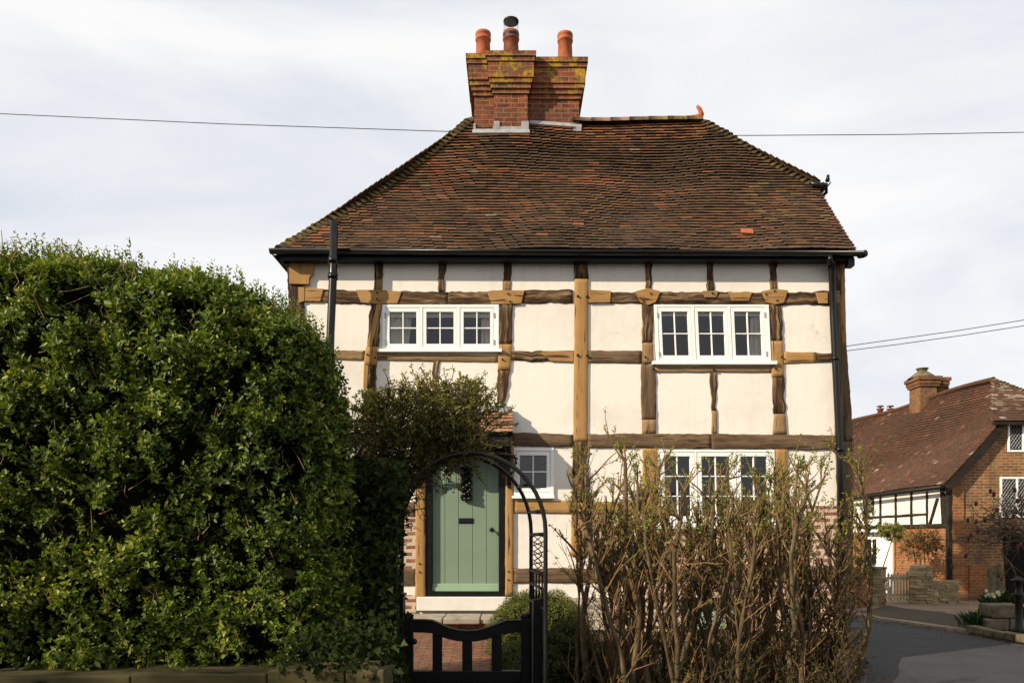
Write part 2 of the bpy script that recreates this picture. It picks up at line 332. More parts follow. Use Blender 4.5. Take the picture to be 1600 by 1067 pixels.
class MB:
    def __init__(s):
        s.v, s.f, s.mi, s.r, s.uv = [], [], [], [], []
        s.m, s.rn, s.sm = 0, 0.5, []
    def V(s, p):
        s.v.append((p[0], p[1], p[2])); s.r.append(s.rn); return len(s.v) - 1
    def face(s, idx, uv=None, smooth=False):
        s.f.append(tuple(idx)); s.mi.append(s.m); s.uv.append(uv); s.sm.append(smooth)
    def poly(s, pts, uv=None): s.face([s.V(p) for p in pts], uv)
    def hexa(s, a, b):           # two matching rings of points -> closed prism
        n = len(a); ia = [s.V(p) for p in a]; ib = [s.V(p) for p in b]
        s.face(ia); s.face(ib[::-1])
        for i in range(n):
            j = (i + 1) % n
            s.face((ia[j], ia[i], ib[i], ib[j]))
    def box(s, x0, x1, y0, y1, z0, z1):
        s.hexa([(x0, y0, z0), (x1, y0, z0), (x1, y0, z1), (x0, y0, z1)], [(x0, y1, z0), (x1, y1, z0), (x1, y1, z1), (x0, y1, z1)])
    def prism(s, pts, z0, z1):   # plan outline
        s.hexa([(x, y, z1) for x, y in pts], [(x, y, z0) for x, y in pts])
    def tube(s, path, rad, n=6, cap=True):
        path = [Vector(p) for p in path]
        if not hasattr(rad, '__len__'): rad = [rad] * len(path)
        rings = []; ref = None
        for i, p in enumerate(path):
            d = (path[min(i + 1, len(path) - 1)] - path[max(i - 1, 0)])
            if d.length < 1e-9: d = Vector((0, 0, 1))
            d.normalize()
            if ref is None:
                ref = d.cross(Vector((0, 1, 0)) if abs(d.y) < 0.9 else Vector((1, 0, 0)))
            ref = (ref - d * ref.dot(d)); ref.normalize(); w = d.cross(ref)
            rings.append([s.V(p + (ref * math.cos(2 * math.pi * k / n) + w * math.sin(2 * math.pi * k / n)) * rad[i]) for k in range(n)])
        for a, b in zip(rings, rings[1:]):
            for k in range(n):
                s.face((a[k], a[(k + 1) % n], b[(k + 1) % n], b[k]), None, n > 4)
        if cap and n > 2:
            s.face(rings[0][::-1]); s.face(rings[-1])
    def lathe(s, c, prof, n=16, cap=True):   # prof = [(r, z)], bottom to top
        rings = [[s.V((c[0] + r * math.cos(2 * math.pi * k / n), c[1] + r * math.sin(2 * math.pi * k / n), c[2] + z)) for k in range(n)] for r, z in prof]
        for a, b in zip(rings, rings[1:]):
            for k in range(n): s.face((a[k], a[(k + 1) % n], b[(k + 1) % n], b[k]), None, True)
        if cap: s.face(rings[0][::-1]); s.face(rings[-1])
    def ball(s, c, r, n=8, m=6, jit=0.0):
        if not hasattr(r, '__len__'): r = (r, r, r)
        rings = []
        for i in range(1, m):
            th = math.pi * i / m
            rings.append([s.V((c[0] + r[0] * math.sin(th) * math.cos(2 * math.pi * k / n) * (1 + random.uniform(-jit, jit)), c[1] + r[1] * math.sin(th) * math.sin(2 * math.pi * k / n) * (1 + random.uniform(-jit, jit)), c[2] + r[2] * math.cos(th))) for k in range(n)])
        t = s.V((c[0], c[1], c[2] + r[2])); b = s.V((c[0], c[1], c[2] - r[2]))
        for a, q in zip(rings, rings[1:]):
            for k in range(n): s.face((a[k], q[k], q[(k + 1) % n], a[(k + 1) % n]), None, True)
        for k in range(n):
            s.face((t, rings[0][k], rings[0][(k + 1) % n]), None, True); s.face((b, rings[-1][(k + 1) % n], rings[-1][k]), None, True)
    def build(s, name, mats, parent=None, loc=(0, 0, 0), bevel=0.0):
        if isinstance(mats, str): mats = [mats]
        off = WORLD[parent.name] if parent is not None else Vector(loc)
        va = np.array(s.v, dtype=np.float64)
        me = bpy.data.meshes.new(name)
        me.from_pydata((va - np.array(off)).tolist(), [], s.f)
        for m in mats: me.materials.append(M[m])
        me.polygons.foreach_set('material_index', s.mi)
        me.polygons.foreach_set('use_smooth', s.sm)
        ul = me.uv_layers.new(name='UVMap')
        uvs = []
        for f, uv in zip(s.f, s.uv):
            if uv is not None: uvs.extend(c for q in uv for c in q); continue
            p = va[list(f)]
            n = np.cross(p[1] - p[0], p[2] - p[0]) if len(f) < 4 else np.cross(p[2] - p[0], p[3] - p[1])
            k = int(np.argmax(np.abs(n)))
            a, b = ((1, 2), (0, 2), (0, 1))[k]
            for q in p: uvs.extend((q[a], q[b]))
        ul.data.foreach_set('uv', np.array(uvs, dtype=np.float32))
        at = me.attributes.new('rnd', 'FLOAT', 'POINT'); at.data.foreach_set('value', np.array(s.r, dtype=np.float32))
        me.validate(); me.update()
        o = link(name, me, parent, loc)
        if bevel:
            b = o.modifiers.new('bevel', 'BEVEL'); b.width = bevel; b.segments = 2; b.limit_method = 'ANGLE'
        return o

def nz(p, seed, f, n=6):         # smooth pseudo noise, about -1..1
    g = np.random.default_rng(seed); p = np.asarray(p, dtype=float)
    k = g.normal(size=(n, p.shape[-1])) * f; ph = g.uniform(0, 6.28, n)
    return np.sin(p @ k.T + ph).sum(-1) / math.sqrt(n * 1.1)
def norm(a): return a / np.maximum(np.linalg.norm(a, axis=-1, keepdims=True), 1e-9)

SHAPES = {'oval': [(0, 0, 0), (0.3, 0.5, 0.10), (0.72, 0.42, 0.09), (1, 0, -0.05), (0.72, -0.42, 0.09), (0.3, -0.5, 0.10)],
          'ivy': [(0, 0, 0), (0.12, 0.62, 0.04), (0.48, 0.30, 0.06), (1, 0, -0.1), (0.48, -0.30, 0.06), (0.12, -0.62, 0.04)],
          'blade': [(0, 0, 0), (0.3, 0.5, 0.1), (0.7, 0.4, 0.05), (1, 0, -0.25), (0.7, -0.4, 0.05), (0.3, -0.5, 0.1)]}
def leaves(name, base, axis, nrm, L, Wd, rnd, mat, parent=None, loc=(0, 0, 0), shape='oval'):
    base = np.asarray(base, float); N = len(base)
    a = norm(np.asarray(axis, float)); n = np.asarray(nrm, float); n = norm(n - a * (n * a).sum(-1, keepdims=True)); c = np.cross(n, a)
    L = np.broadcast_to(L, N)[:, None]; Wd = np.broadcast_to(Wd, N)[:, None]
    off = np.array(WORLD[parent.name] if parent is not None else loc)
    vs = np.stack([base + a * L * u + c * Wd * v + n * L * h for u, v, h in SHAPES[shape]], 1).reshape(-1, 3) - off
    me = bpy.data.meshes.new(name)
    me.vertices.add(N * 6); me.vertices.foreach_set('co', vs.astype(np.float32).ravel())
    idx = (np.arange(N)[:, None] * 6 + np.array([0, 1, 2, 3, 0, 3, 4, 5])[None]).ravel()
    me.loops.add(N * 8); me.loops.foreach_set('vertex_index', idx.astype(np.int32))
    me.polygons.add(N * 2); me.polygons.foreach_set('loop_start', (np.arange(N * 2) * 4).astype(np.int32)); me.polygons.foreach_set('loop_total', np.full(N * 2, 4, np.int32))
    me.update(calc_edges=True)
    at = me.attributes.new('rnd', 'FLOAT', 'POINT'); at.data.foreach_set('value', np.repeat(np.clip(rnd, 0, 1), 6).astype(np.float32))
    me.materials.append(M[mat])
    return link(name, me, parent, loc)
def shoots(p, d, k, step, L, Wd, spread=0.9, rnd0=None, jit=0.3):
    """leaf pairs along shoots that start at p and run along d"""
    p = np.asarray(p, float); d = norm(np.asarray(d, float)); N = len(p); B, A, NN, LL, RR = [], [], [], [], []
    side = norm(np.cross(d, rng.normal(size=(N, 3)))); up = np.cross(d, side)
    for i in range(k):
        ang = i * 1.57 + rng.normal(0, 0.3, N)[:, None]
        sd = side * np.cos(ang) + up * np.sin(ang)
        for sg in (1, -1):
            B.append(p + d * step * i + rng.normal(0, 0.004, (N, 3)))
            A.append(sd * sg * spread + d * (0.45 + 0.5 * i / k) + rng.normal(0, jit, (N, 3)))
            NN.append(d + rng.normal(0, 0.35, (N, 3)))
            LL.append(L * rng.uniform(0.6, 1.25, N) * (1.0 if i < k - 1 else 0.7))
            RR.append((rnd0 if rnd0 is not None else np.full(N, 0.5)) + rng.normal(0, 0.13, N) + 0.16 * i / k)
    B, A, NN = map(np.concatenate, (B, A, NN)); LL = np.concatenate(LL); RR = np.concatenate(RR)
    return B, A, NN, LL, LL * Wd, RR

# ================================================================== SETTING
def sheet(name, pts, mat, z=None):
    mb = MB(); mb.poly([(p[0], p[1], p[2] if len(p) > 2 else z) for p in pts])
    o = mb.build(name, mat); o['kind'] = 'structure'; return o
def grid_sheet(name, x0, x1, y0, y1, nx, ny, zf, mat):
    mb = MB(); xe = x1 if callable(x1) else (lambda y: x1); ids = []
    for j in range(ny + 1):
        y = y0 + (y1 - y0) * j / ny; ids.append([mb.V((x0 + (xe(y) - x0) * i / nx, y, zf(x0 + (xe(y) - x0) * i / nx, y))) for i in range(nx + 1)] + ([mb.V((xe(y) + .07, y, -.02))] if callable(x1) else []))
    for j in range(ny):
        for i in range(len(ids[0]) - 1): mb.face((ids[j][i], ids[j][i + 1], ids[j + 1][i + 1], ids[j + 1][i]), None, i < nx)
    o = mb.build(name, mat); o['kind'] = 'structure'; return o
sheet('ground', [(-400, -400), (400, -400), (400, 600), (-400, 600)], 'earth', -0.03)
kerb = [(9.6, 5.0), (8.6, 8.5), (8.25, 10.6)] + [tuple(G(px, py)[:2]) for px, py in ((1600, 1006), (1500, 987), (1420, 975), (1372, 968), (1335, 961))] + [(5.6, 18.0), (3.0, 18.9), (-2, 19.6), (-14, 20.5)]
near = [(-14, 17.2), (-2, 16.6), (4.9, 16.2), (4.75, 10.6), (3.9, 9.0), (2.75, 6.6), (2.6, 4.9)]
sheet('road', [(-40, -7), (40, -7), (40, 4.6)] + kerb + near + [(-40, 4.4)], 'asphalt', 0.0)
mb = MB()
for (a, b) in zip(kerb, kerb[1:]):
    a, b = Vector((*a, 0)), Vector((*b, 0)); d = (b - a).normalized(); nn = Vector((-d.y, d.x, 0)) * -1
    o2 = lambda q, z: (q.x + nn.x * 0.16, q.y + nn.y * 0.16, z)
    mb.hexa([(a.x, a.y, 0.045), (b.x, b.y, 0.045), o2(b, 0.05), o2(a, 0.05)], [(a.x, a.y, -0.02), (b.x, b.y, -0.02), o2(b, -0.02), o2(a, -0.02)])
o = mb.build('kerb', 'paver'); o['kind'] = 'structure'
sheet('pavement', [(k[0] + 0.14, k[1] + 0.02) for k in kerb[:-1]] + [(-14, 32), (40, 32), (40, 5)], 'paver', 0.035)
apron_pts = [G(px, py, 0.05) for px, py in ((1333, 955), (1390, 945), (1410, 949), (1470, 955), (1550, 970), (1520, 981), (1430, 968), (1345, 958))]
sheet('tarmac_verge', [(p.x, p.y, 0.043) for p in apron_pts], 'tarmac_brown')
def garden_z(x, y): return 0.03 + max(0, min(1, (y - 5.3) / 4.2)) * 0.40 + 0.02 * math.sin(x * 3.1 + y * 2.3)
grid_sheet('garden_soil', -6.5, lambda y: float(np.interp(y, [4.8, 6.6, 9.0, 10.7], [2.6, 2.75, 3.85, 4.7])), 4.8, 10.7, 40, 30, garden_z, 'soil')
grid_sheet('brick_path', -1.32, -0.10, 4.9, 10.2, 8, 30, lambda x, y: garden_z(x, y) * 0 + 0.075 + max(0, min(1, (y - 5.3) / 4.2)) * 0.40, 'brick_path')

# ================================================================== COTTAGE
HOUSE = thing('timber_cottage', (0.7, 12.6, 0.0), 'cream plastered timber framed cottage with tiled hipped roof and green door', 'house')

def quadbar(mb, mapper, c, off0, off1):   # c = four photo corners TL,TR,BR,BL ; off0 back, off1 front
    mb.hexa([mapper(x, y, off1) for x, y in c][::-1], [mapper(x, y, off0) for x, y in c][::-1])
def rect(x0, x1, y0, y1): return [(x0, y0), (x1, y0), (x1, y1), (x0, y1)]

# --- plaster wall with openings
def wall_px(name, x0, x1, y0, y1, holes, thick, mat, parent, mapper=front, off=0.0, cuts=()):
    xs = sorted({x0, x1, *[h[0] for h in holes], *[h[1] for h in holes]}); ys = sorted({y0, y1, *cuts, *[h[2] for h in holes], *[h[3] for h in holes]})
    mb = MB(); solid = lambda cx, cy: x0 < cx < x1 and y0 < cy < y1 and not any(h[0] < cx < h[1] and h[2] < cy < h[3] for h in holes)
    for i in range(len(xs) - 1):
        for j in range(len(ys) - 1):
            a, b, c, d = xs[i], xs[i + 1], ys[j], ys[j + 1]; cx, cy = (a + b) / 2, (c + d) / 2
            if not solid(cx, cy): continue
            mb.poly([mapper(a, d, off), mapper(b, d, off), mapper(b, c, off), mapper(a, c, off)])
            mb.poly([mapper(a, c, off - thick), mapper(b, c, off - thick), mapper(b, d, off - thick), mapper(a, d, off - thick)])
            for (qx, qy, e) in ((a - .01, cy, ((a, c), (a, d))), (b + .01, cy, ((b, d), (b, c))), (cx, c - .01, ((b, c), (a, c))), (cx, d + .01, ((a, d), (b, d)))):
                if not solid(qx, qy):
                    (p, q) = e; mb.poly([mapper(*p, off), mapper(*q, off), mapper(*q, off - thick), mapper(*p, off - thick)])
    return mb.build(name, mat, parent)
WINS = [(600, 777, 481, 545), (1024, 1199, 482, 563), (807, 861, 704, 770), (1031, 1206, 707, 818)]
DOOR = (668, 788, 703, 931)
wall_px('plaster_wall', 455, 1316, 396, 1010, WINS + [DOOR, (1065, 1165, 930, 1010)], 0.2, 'plaster', HOUSE)
# the rest of the shell
xl, xr, yb = X(455, WY), X(1316, WY), 14.55
mb = MB(); mb.box(xl, xl + 0.2, WY + 0.203, yb, 0, 5.25); mb.build('side_wall', 'plaster', HOUSE)
mb = MB(); mb.hexa([(xr, WY + 0.203, 0), (xr, yb, 0), (xr, yb, 5.3), (xr, yb - 0.95, 6.45), (xr, WY + 0.85, 6.45), (xr, WY + 0.203, 5.3)], [(xr - 0.2, WY + 0.203, 0), (xr - 0.2, yb, 0), (xr - 0.2, yb, 5.3), (xr - 0.2, yb - 0.95, 6.45), (xr - 0.2, WY + 0.85, 6.45), (xr - 0.2, WY + 0.203, 5.3)]); mb.build('side_wall', 'brick_house', HOUSE)
mb = MB(); mb.box(xl + 0.2, xr - 0.2, yb - 0.2, yb, 0, 5.2); mb.build('rear_wall', 'plaster', HOUSE)
for z0 in (0.80, 2.93, 5.12):
    mb = MB(); mb.box(xl + 0.205, xr - 0.205, WY + 0.206, yb - 0.205, z0, z0 + 0.06); mb.build('interior_floor', 'room', HOUSE)
mb = MB(); mb.box(xl + 0.205, xr - 0.205, WY + 3.0, WY + 3.1, 0.87, 2.92); mb.box(xl + 0.205, xr - 0.205, WY + 3.0, WY + 3.1, 3.0, 5.11); mb.build('interior_wall', 'room', HOUSE)

# --- timbers
def timber(q, mat, vert, prot, parent=HOUSE, name=None, wob=None, mapper=front, scale=1.0, label=None):
    TL, TR, BR, BL = [Vector((x, y)) for x, y in q]
    if not vert: TL, TR, BR, BL = BL, TL, TR, BR      # run along x: "left edge" is the lower one
    ln = ((BL - TL).length + (BR - TR).length) / 2
    n = max(3, int(ln / 6)); old = mat in ('oak_old', 'oak_grey')
    if wob is None: wob = 1.0 if mat == 'oak_old' else (0.5 if mat == 'oak_grey' else 0.3)
    mb = MB(); u0, v0 = random.uniform(0, 50), random.uniform(0, 50); mpp = WY / F * scale
    cols = [(0, -0.010), (0.07, 0), (0.35, 0), (0.65, 0), (0.93, 0), (1, -0.010)]
    wl = wr = 0.0; rows = []; wd = ((TR - TL).length + (BR - BL).length) / 2
    ph = random.uniform(0, 6)
    for i in range(n + 1):
        t = i / n
        wl = wl * 0.5 + random.gauss(0, wob) * 0.75; wr = wr * 0.5 + random.gauss(0, wob) * 0.75
        e = 0.0 if i in (0, n) else 1.0
        L = TL.lerp(BL, t); Rr = TR.lerp(BR, t); ac = (Rr - L).normalized()
        L = L + ac * (wl * e - (wob * 0.5 * math.sin(t * 5 + ph))); Rr = Rr + ac * (wr * e + (wob * 0.5 * math.sin(t * 4 + ph * 2)))
        row = [mb.V(mapper(L.x, L.y, -0.04))]
        for f, dz in cols:
            p = L.lerp(Rr, f); j = random.gauss(0, 0.004) if old and 0 < f < 1 else 0.0
            row.append(mb.V(mapper(p.x, p.y, prot + dz * scale + j)))
        row.append(mb.V(mapper(Rr.x, Rr.y, -0.04))); rows.append((row, t))
    fr = [-0.3, 0, 0.07, 0.35, 0.65, 0.93, 1, 1.3]
    for (a, ta), (b, tb) in zip(rows, rows[1:]):
        for k in range(7):
            uv = [(u0 + tt * ln * mpp, v0 + ff * wd * mpp) for tt, ff in ((ta, fr[k]), (tb, fr[k]), (tb, fr[k + 1]), (ta, fr[k + 1]))]
            mb.face((a[k], b[k], b[k + 1], a[k + 1]), uv, 0 < k < 6)
    for row, rev in ((rows[0][0], False), (rows[-1][0], True)):
        mb.face(row if not rev else row[::-1], [(u0 + 0.02 * k, v0) for k in range(8)])
    o = mb.build(name or ('timber_post' if vert else 'timber_rail'), mat, parent)
    if label: o['label'] = label
    return o
def patch(pts, mat='oak_new', prot=0.036, name='timber_patch', horiz=True, parent=HOUSE, mapper=front):
    mb = MB(); u0 = random.uniform(0, 40)
    a = [mapper(x, y, prot) for x, y in pts]; b = [mapper(x, y, -0.03) for x, y in pts]
    uvf = (lambda p: (u0 + p.x, p.z)) if horiz else (lambda p: (u0 + p.z, p.x))
    ia = [mb.V(p) for p in a]; ib = [mb.V(p) for p in b]; n = len(a)
    mb.face(ia[::-1], [uvf(p) for p in a[::-1]])
    for i in range(n):
        j = (i + 1) % n; mb.face((ia[i], ia[j], ib[j], ib[i]), [uvf(a[i]), uvf(a[j]), uvf(b[j]), uvf(b[i])])
    return mb.build(name, mat, parent, bevel=0.004)
V_, H_ = True, False
Lz = lambda x, y: (440 + x * 0.3, 390 + y * 0.3)
Rz = lambda x, y: (880 + x / 3.2333, 390 + y / 3.2333)
q = lambda f, *c: [f(*p) for p in c]
# top plate under the eaves
timber([(455, 397), (1318, 397), (1318, 410), (455, 409)], 'oak_black', H_, 0.022, name='wall_plate')
# corner post left
timber([(451, 409), (477, 409), (470, 940), (447, 940)], 'oak_old', V_, 0.026)
patch(q(Lz, (47, 55), (172, 60), (168, 130), (150, 152), (148, 187), (45, 185)), 'oak_new', 0.055, horiz=False)
patch(q(Lz, (90, 200), (126, 200), (122, 272), (94, 282)), 'oak_new', 0.040, horiz=False)
# upper rail, left half
timber([(478, 453), (700, 457), (700, 477), (478, 473)], 'oak_old', H_, 0.020)
timber([(700, 457), (895, 454), (895, 474), (700, 477)], 'oak_old', H_, 0.020)
patch(q(Lz, (127, 205), (222, 208), (205, 273), (125, 271)))
patch(q(Lz, (390, 213), (520, 214), (628, 222), (605, 283), (500, 287), (415, 278)))
patch(q(Lz, (1070, 222), (1150, 214), (1265, 217), (1248, 285), (1095, 289)))
# studs above it
for a in ([(585.5, 410), (598, 410), (598, 437), (585, 437)], [(685, 410), (698, 410), (695, 457), (685, 457)], [(786, 410), (799, 410), (798.5, 440), (786, 440)]):
    timber(a, 'oak_old', V_, 0.014, name='timber_stud')
timber([(585, 437), (598, 437), (597, 456), (583.5, 456)], 'oak_pale', V_, 0.016, name='timber_stud')
timber([(786, 440), (798.5, 440), (798, 455), (785.8, 455)], 'oak_pale', V_, 0.016, name='timber_stud')
# centre post
timber([(897.5, 409), (919.5, 409), (919, 437), (897.5, 437)], 'oak_old', V_, 0.029)
timber([(897.5, 437), (919, 437), (917.5, 690), (895.5, 690)], 'oak_new', V_, 0.031)
timber([(895.5, 690), (917.5, 690), (918, 785), (893, 785)], 'oak_old', V_, 0.029)
timber([(893.5, 785), (917, 785), (916, 868), (892, 868)], 'oak_new', V_, 0.031)
# post left of the left window
timber(q(Lz, (465, 285), (523, 285), (505, 508), (447, 508)), 'oak_old', V_, 0.024)
timber(q(Lz, (440, 508), (503, 508), (497, 605), (432, 605)), 'oak_new', V_, 0.030)
timber(q(Lz, (448, 605), (497, 605), (490, 862), (422, 862)), 'oak_old', V_, 0.024)
patch(q(Lz, (497, 288), (523, 288), (472, 507), (446, 507)), 'oak_new', 0.032, horiz=False)
patch(q(Lz, (430, 605), (454, 605), (447, 730), (427, 730)), 'oak_new', 0.031, horiz=False)
timber([(566, 648), (588, 648), (585, 700), (563, 700)], 'oak_pale', V_, 0.028)
timber([(563, 700), (585, 700), (584, 930), (562, 930)], 'oak_grey', V_, 0.024)
# post right of the left window
timber(q(Lz, (1140, 290), (1205, 290), (1196, 495), (1132, 495)), 'oak_old', V_, 0.024)
timber(q(Lz, (1128, 495), (1198, 495), (1192, 628), (1125, 628)), 'oak_new', V_, 0.030)
timber(q(Lz, (1125, 628), (1190, 628), (1160, 812), (1118, 812)), 'oak_old', V_, 0.024)
# middle rail
timber(q(Lz, (270, 524), (436, 526), (433, 578), (270, 574)), 'oak_pale', H_, 0.020)
timber(q(Lz, (503, 542), (1128, 553), (1126, 586), (500, 577)), 'oak_pale', H_, 0.020)
timber(q(Lz, (1196, 528), (1390, 530), (1390, 582), (1195, 578)), 'oak_old', H_, 0.020)
patch(q(Lz, (1340, 531), (1522, 527), (1520, 586), (1400, 582)), 'oak_new', 0.027)
timber(q(Lz, (790, 578), (827, 578), (812, 690), (783, 690)), 'oak_old', V_, 0.016, name='timber_stud')
timber(q(Lz, (783, 690), (812, 690), (808, 960), (780, 960)), 'oak_pale', V_, 0.018, name='timber_stud')
# right half
timber([(919, 456), (1010, 457), (1010, 475), (919, 473.5)], 'oak_old', H_, 0.020)
timber([(1010, 457), (1200, 457), (1200, 476.5), (1010, 475)], 'oak_old', H_, 0.020)
timber([(1200, 457), (1304, 457), (1304, 476), (1200, 476.5)], 'oak_old', H_, 0.020)
patch(q(Rz, (128, 207), (240, 212), (236, 270), (128, 272)))
patch(q(Rz, (363, 215), (425, 199), (490, 215), (465, 270), (425, 285), (388, 270)), prot=0.042)
patch(q(Rz, (702, 212), (783, 212), (768, 246), (712, 246)), 'oak_pale')
patch(q(Rz, (830, 219), (952, 219), (935, 262), (850, 262)))
patch(q(Rz, (998, 215), (1060, 202), (1132, 210), (1110, 272), (1066, 282), (1022, 270)), prot=0.042)
patch(q(Rz, (1270, 221), (1332, 220), (1332, 275), (1287, 275)))
for a in ([(412, 60), (449, 60), (446, 207), (414, 207)], [(722, 58), (760, 58), (757, 220), (724, 220)], [(1043, 56), (1083, 56), (1080, 207), (1046, 207)]):
    timber(q(Rz, *a), 'oak_old', V_, 0.014, name='timber_stud')
timber(q(Rz, (395, 280), (460, 278), (450, 472), (398, 472)), 'oak_old', V_, 0.024)
timber(q(Rz, (399, 472), (452, 472), (456, 575), (397, 580)), 'oak_pale', V_, 0.028)
timber(q(Rz, (393, 580), (465, 576), (467, 860), (395, 860)), 'oak_grey', V_, 0.025)
timber(q(Rz, (398, 860), (467, 860), (467, 932), (398, 932)), 'oak_pale', V_, 0.028)
timber(q(Rz, (1038, 280), (1098, 280), (1106, 464), (1046, 464)), 'oak_old', V_, 0.024)
timber(q(Rz, (1045, 464), (1107, 464), (1113, 644), (1052, 644)), 'oak_new', V_, 0.030)
timber(q(Rz, (1054, 644), (1115, 644), (1118, 831), (1062, 831)), 'oak_old', V_, 0.024)
timber(q(Rz, (1065, 831), (1118, 831), (1128, 932), (1057, 932)), 'oak_pale', V_, 0.029)
timber(q(Rz, (124, 511), (394, 511), (396, 575), (124, 572)), 'oak_grey', H_, 0.020)
timber(q(Rz, (462, 590), (1054, 590), (1053, 621), (464, 621)), 'oak_pale', H_, 0.019)
timber(q(Rz, (1110, 516), (1276, 520), (1277, 571), (1113, 577)), 'oak_new', H_, 0.021)
timber(q(Rz, (1276, 522), (1372, 519), (1372, 567), (1276, 570)), 'oak_old', H_, 0.019)
timber(q(Rz, (743, 622), (775, 622), (775, 814), (748, 814)), 'oak_old', V_, 0.016, name='timber_stud')
timber(q(Rz, (748, 814), (775, 814), (778, 932), (750, 932)), 'oak_pale', V_, 0.018, name='timber_stud')
# first floor beam
timber([(480, 674), (800, 676), (800, 697), (480, 696)], 'oak_grey', H_, 0.033, name='floor_beam')
timber([(800, 676), (895, 679), (895, 698), (800, 697)], 'oak_grey', H_, 0.033, name='floor_beam')
timber([(918, 678), (1110, 678), (1110, 701), (918, 699)], 'oak_grey', H_, 0.034, name='floor_beam')
timber([(1110, 678), (1312, 680), (1312, 702), (1110, 701)], 'oak_grey', H_, 0.034, name='floor_beam')
# corner post right : two faces
timber([(1302, 409), (1311, 409), (1319, 690), (1305, 690)], 'oak_grey', V_, 0.030)
timber([(1311, 409), (1319, 409), (1322, 540), (1312.5, 540)], 'oak_new', V_, 0.026)
timber([(1312.5, 540), (1322, 540), (1333, 690), (1319, 690)], 'oak_grey', V_, 0.026)
timber([(1306, 690), (1333, 690), (1331, 950), (1309, 950)], 'oak_grey', V_, 0.030)
patch(q(Rz, (1368, 95), (1402, 95), (1400, 230), (1370, 260)), 'oak_old', 0.036, horiz=False)
patch(q(Rz, (1340, 215), (1392, 212), (1396, 275), (1345, 282)), 'oak_pale', 0.041)
# ground floor
timber([(1004, 701), (1026, 701), (1024, 890), (1002, 890)], 'oak_new', V_, 0.026)
timber([(1210, 702), (1230, 702), (1230, 890), (1210, 890)], 'oak_new', V_, 0.026)
timber([(802, 782), (894, 782), (893, 802), (803, 801)], 'oak_new', H_, 0.024)
timber([(918, 783), (1003, 784), (1002, 803), (918, 802)], 'oak_new', H_, 0.022)
timber([(480, 783), (650, 784), (650, 807), (480, 806)], 'oak_grey', H_, 0.024)
timber([(480, 888), (651, 888), (651, 914), (480, 912)], 'oak_grey', H_, 0.030, name='sill_beam')
timber([(802, 887), (1000, 888), (1000, 909), (802, 910)], 'oak_grey', H_, 0.030, name='sill_beam')
timber([(1000, 888), (1309, 886), (1309, 909), (1000, 909)], 'oak_grey', H_, 0.030, name='sill_beam')
timber([(650, 700), (665, 700), (665, 936), (649, 936)], 'oak_new', V_, 0.040, name='door_post')
timber([(789.5, 690), (803, 690), (802, 930), (789.5, 930)], 'oak_new', V_, 0.040, name='door_post')
# pegs at the joints
PEG = [Lz(500, 230), Lz(500, 262), Lz(1180, 235), Lz(1190, 275), Lz(450, 550), Lz(490, 565), Lz(1180, 550), Lz(1150, 575), Lz(1540, 248), Lz(1590, 248), Lz(1540, 555), Lz(1590, 555),
       Rz(72, 238), Rz(118, 243), Rz(72, 535), Rz(118, 540), Rz(440, 228), Rz(405, 268), Rz(750, 225), Rz(1062, 215), Rz(1020, 232), Rz(1075, 262), Rz(412, 545), Rz(1100, 545), Rz(1070, 605), Rz(455, 605), Rz(758, 608), (794, 892), (794, 905), (656, 880), (656, 893)]
for x, y in PEG:
    mb = MB(); c = front(x, y, 0.02); mb.tube([c, c + Vector((0, -0.035, 0))], [0.013, 0.011], 7); mb.build('peg', 'oak_black', HOUSE)

# --- brick panels, plinth
mb = MB(); quadbar(mb, front, rect(470, 651, 807, 888), -0.05, 0.012); quadbar(mb, front, rect(472, 650, 929, 1010), -0.05, 0.03); mb.build('brick_panel', 'brick_house', HOUSE)
mb = MB(); quadbar(mb, front, rect(919, 1003, 803, 888), -0.05, 0.012); quadbar(mb, front, rect(1025, 1211, 828, 888), -0.05, 0.014); quadbar(mb, front, rect(1230, 1309, 790, 888), -0.05, 0.012)
for a, b in ((1000, 1065), (1165, 1312)): quadbar(mb, front, rect(a, b, 909, 1010), -0.05, 0.02)
quadbar(mb, front, rect(1065, 1165, 909, 936), -0.05, 0.021); mb.build('brick_panel', 'brick_house', HOUSE)
mb = MB(); quadbar(mb, front, rect(803, 1000, 933, 1010), -0.05, 0.025); mb.build('flint_plinth', 'flint', HOUSE)
mb = MB(); quadbar(mb, front, rect(652, 800, 931.5, 953), -0.1, 0.09); mb.build('threshold', 'plaster_white', HOUSE, bevel=0.01)
st = [(-1.40, 9.86), (-0.10, 9.86), (-0.10, WY - 0.09), (-1.40, WY - 0.09)]
mb = MB()
for a, b in ((-1.40, -0.86), (-0.85, -0.40), (-0.39, -0.06)):
    mb.box(a, b, 9.84 + random.uniform(-.02, .02), WY - 0.092, 0.585, 0.66 + random.uniform(-.006, .006))
mb.build('doorstep', 'step_stone', HOUSE, bevel=0.012)
mb = MB(); mb.box(-1.36, -0.10, 9.93, WY - 0.1, 0.2, 0.584); mb.build('step_riser', 'brick_path', HOUSE)

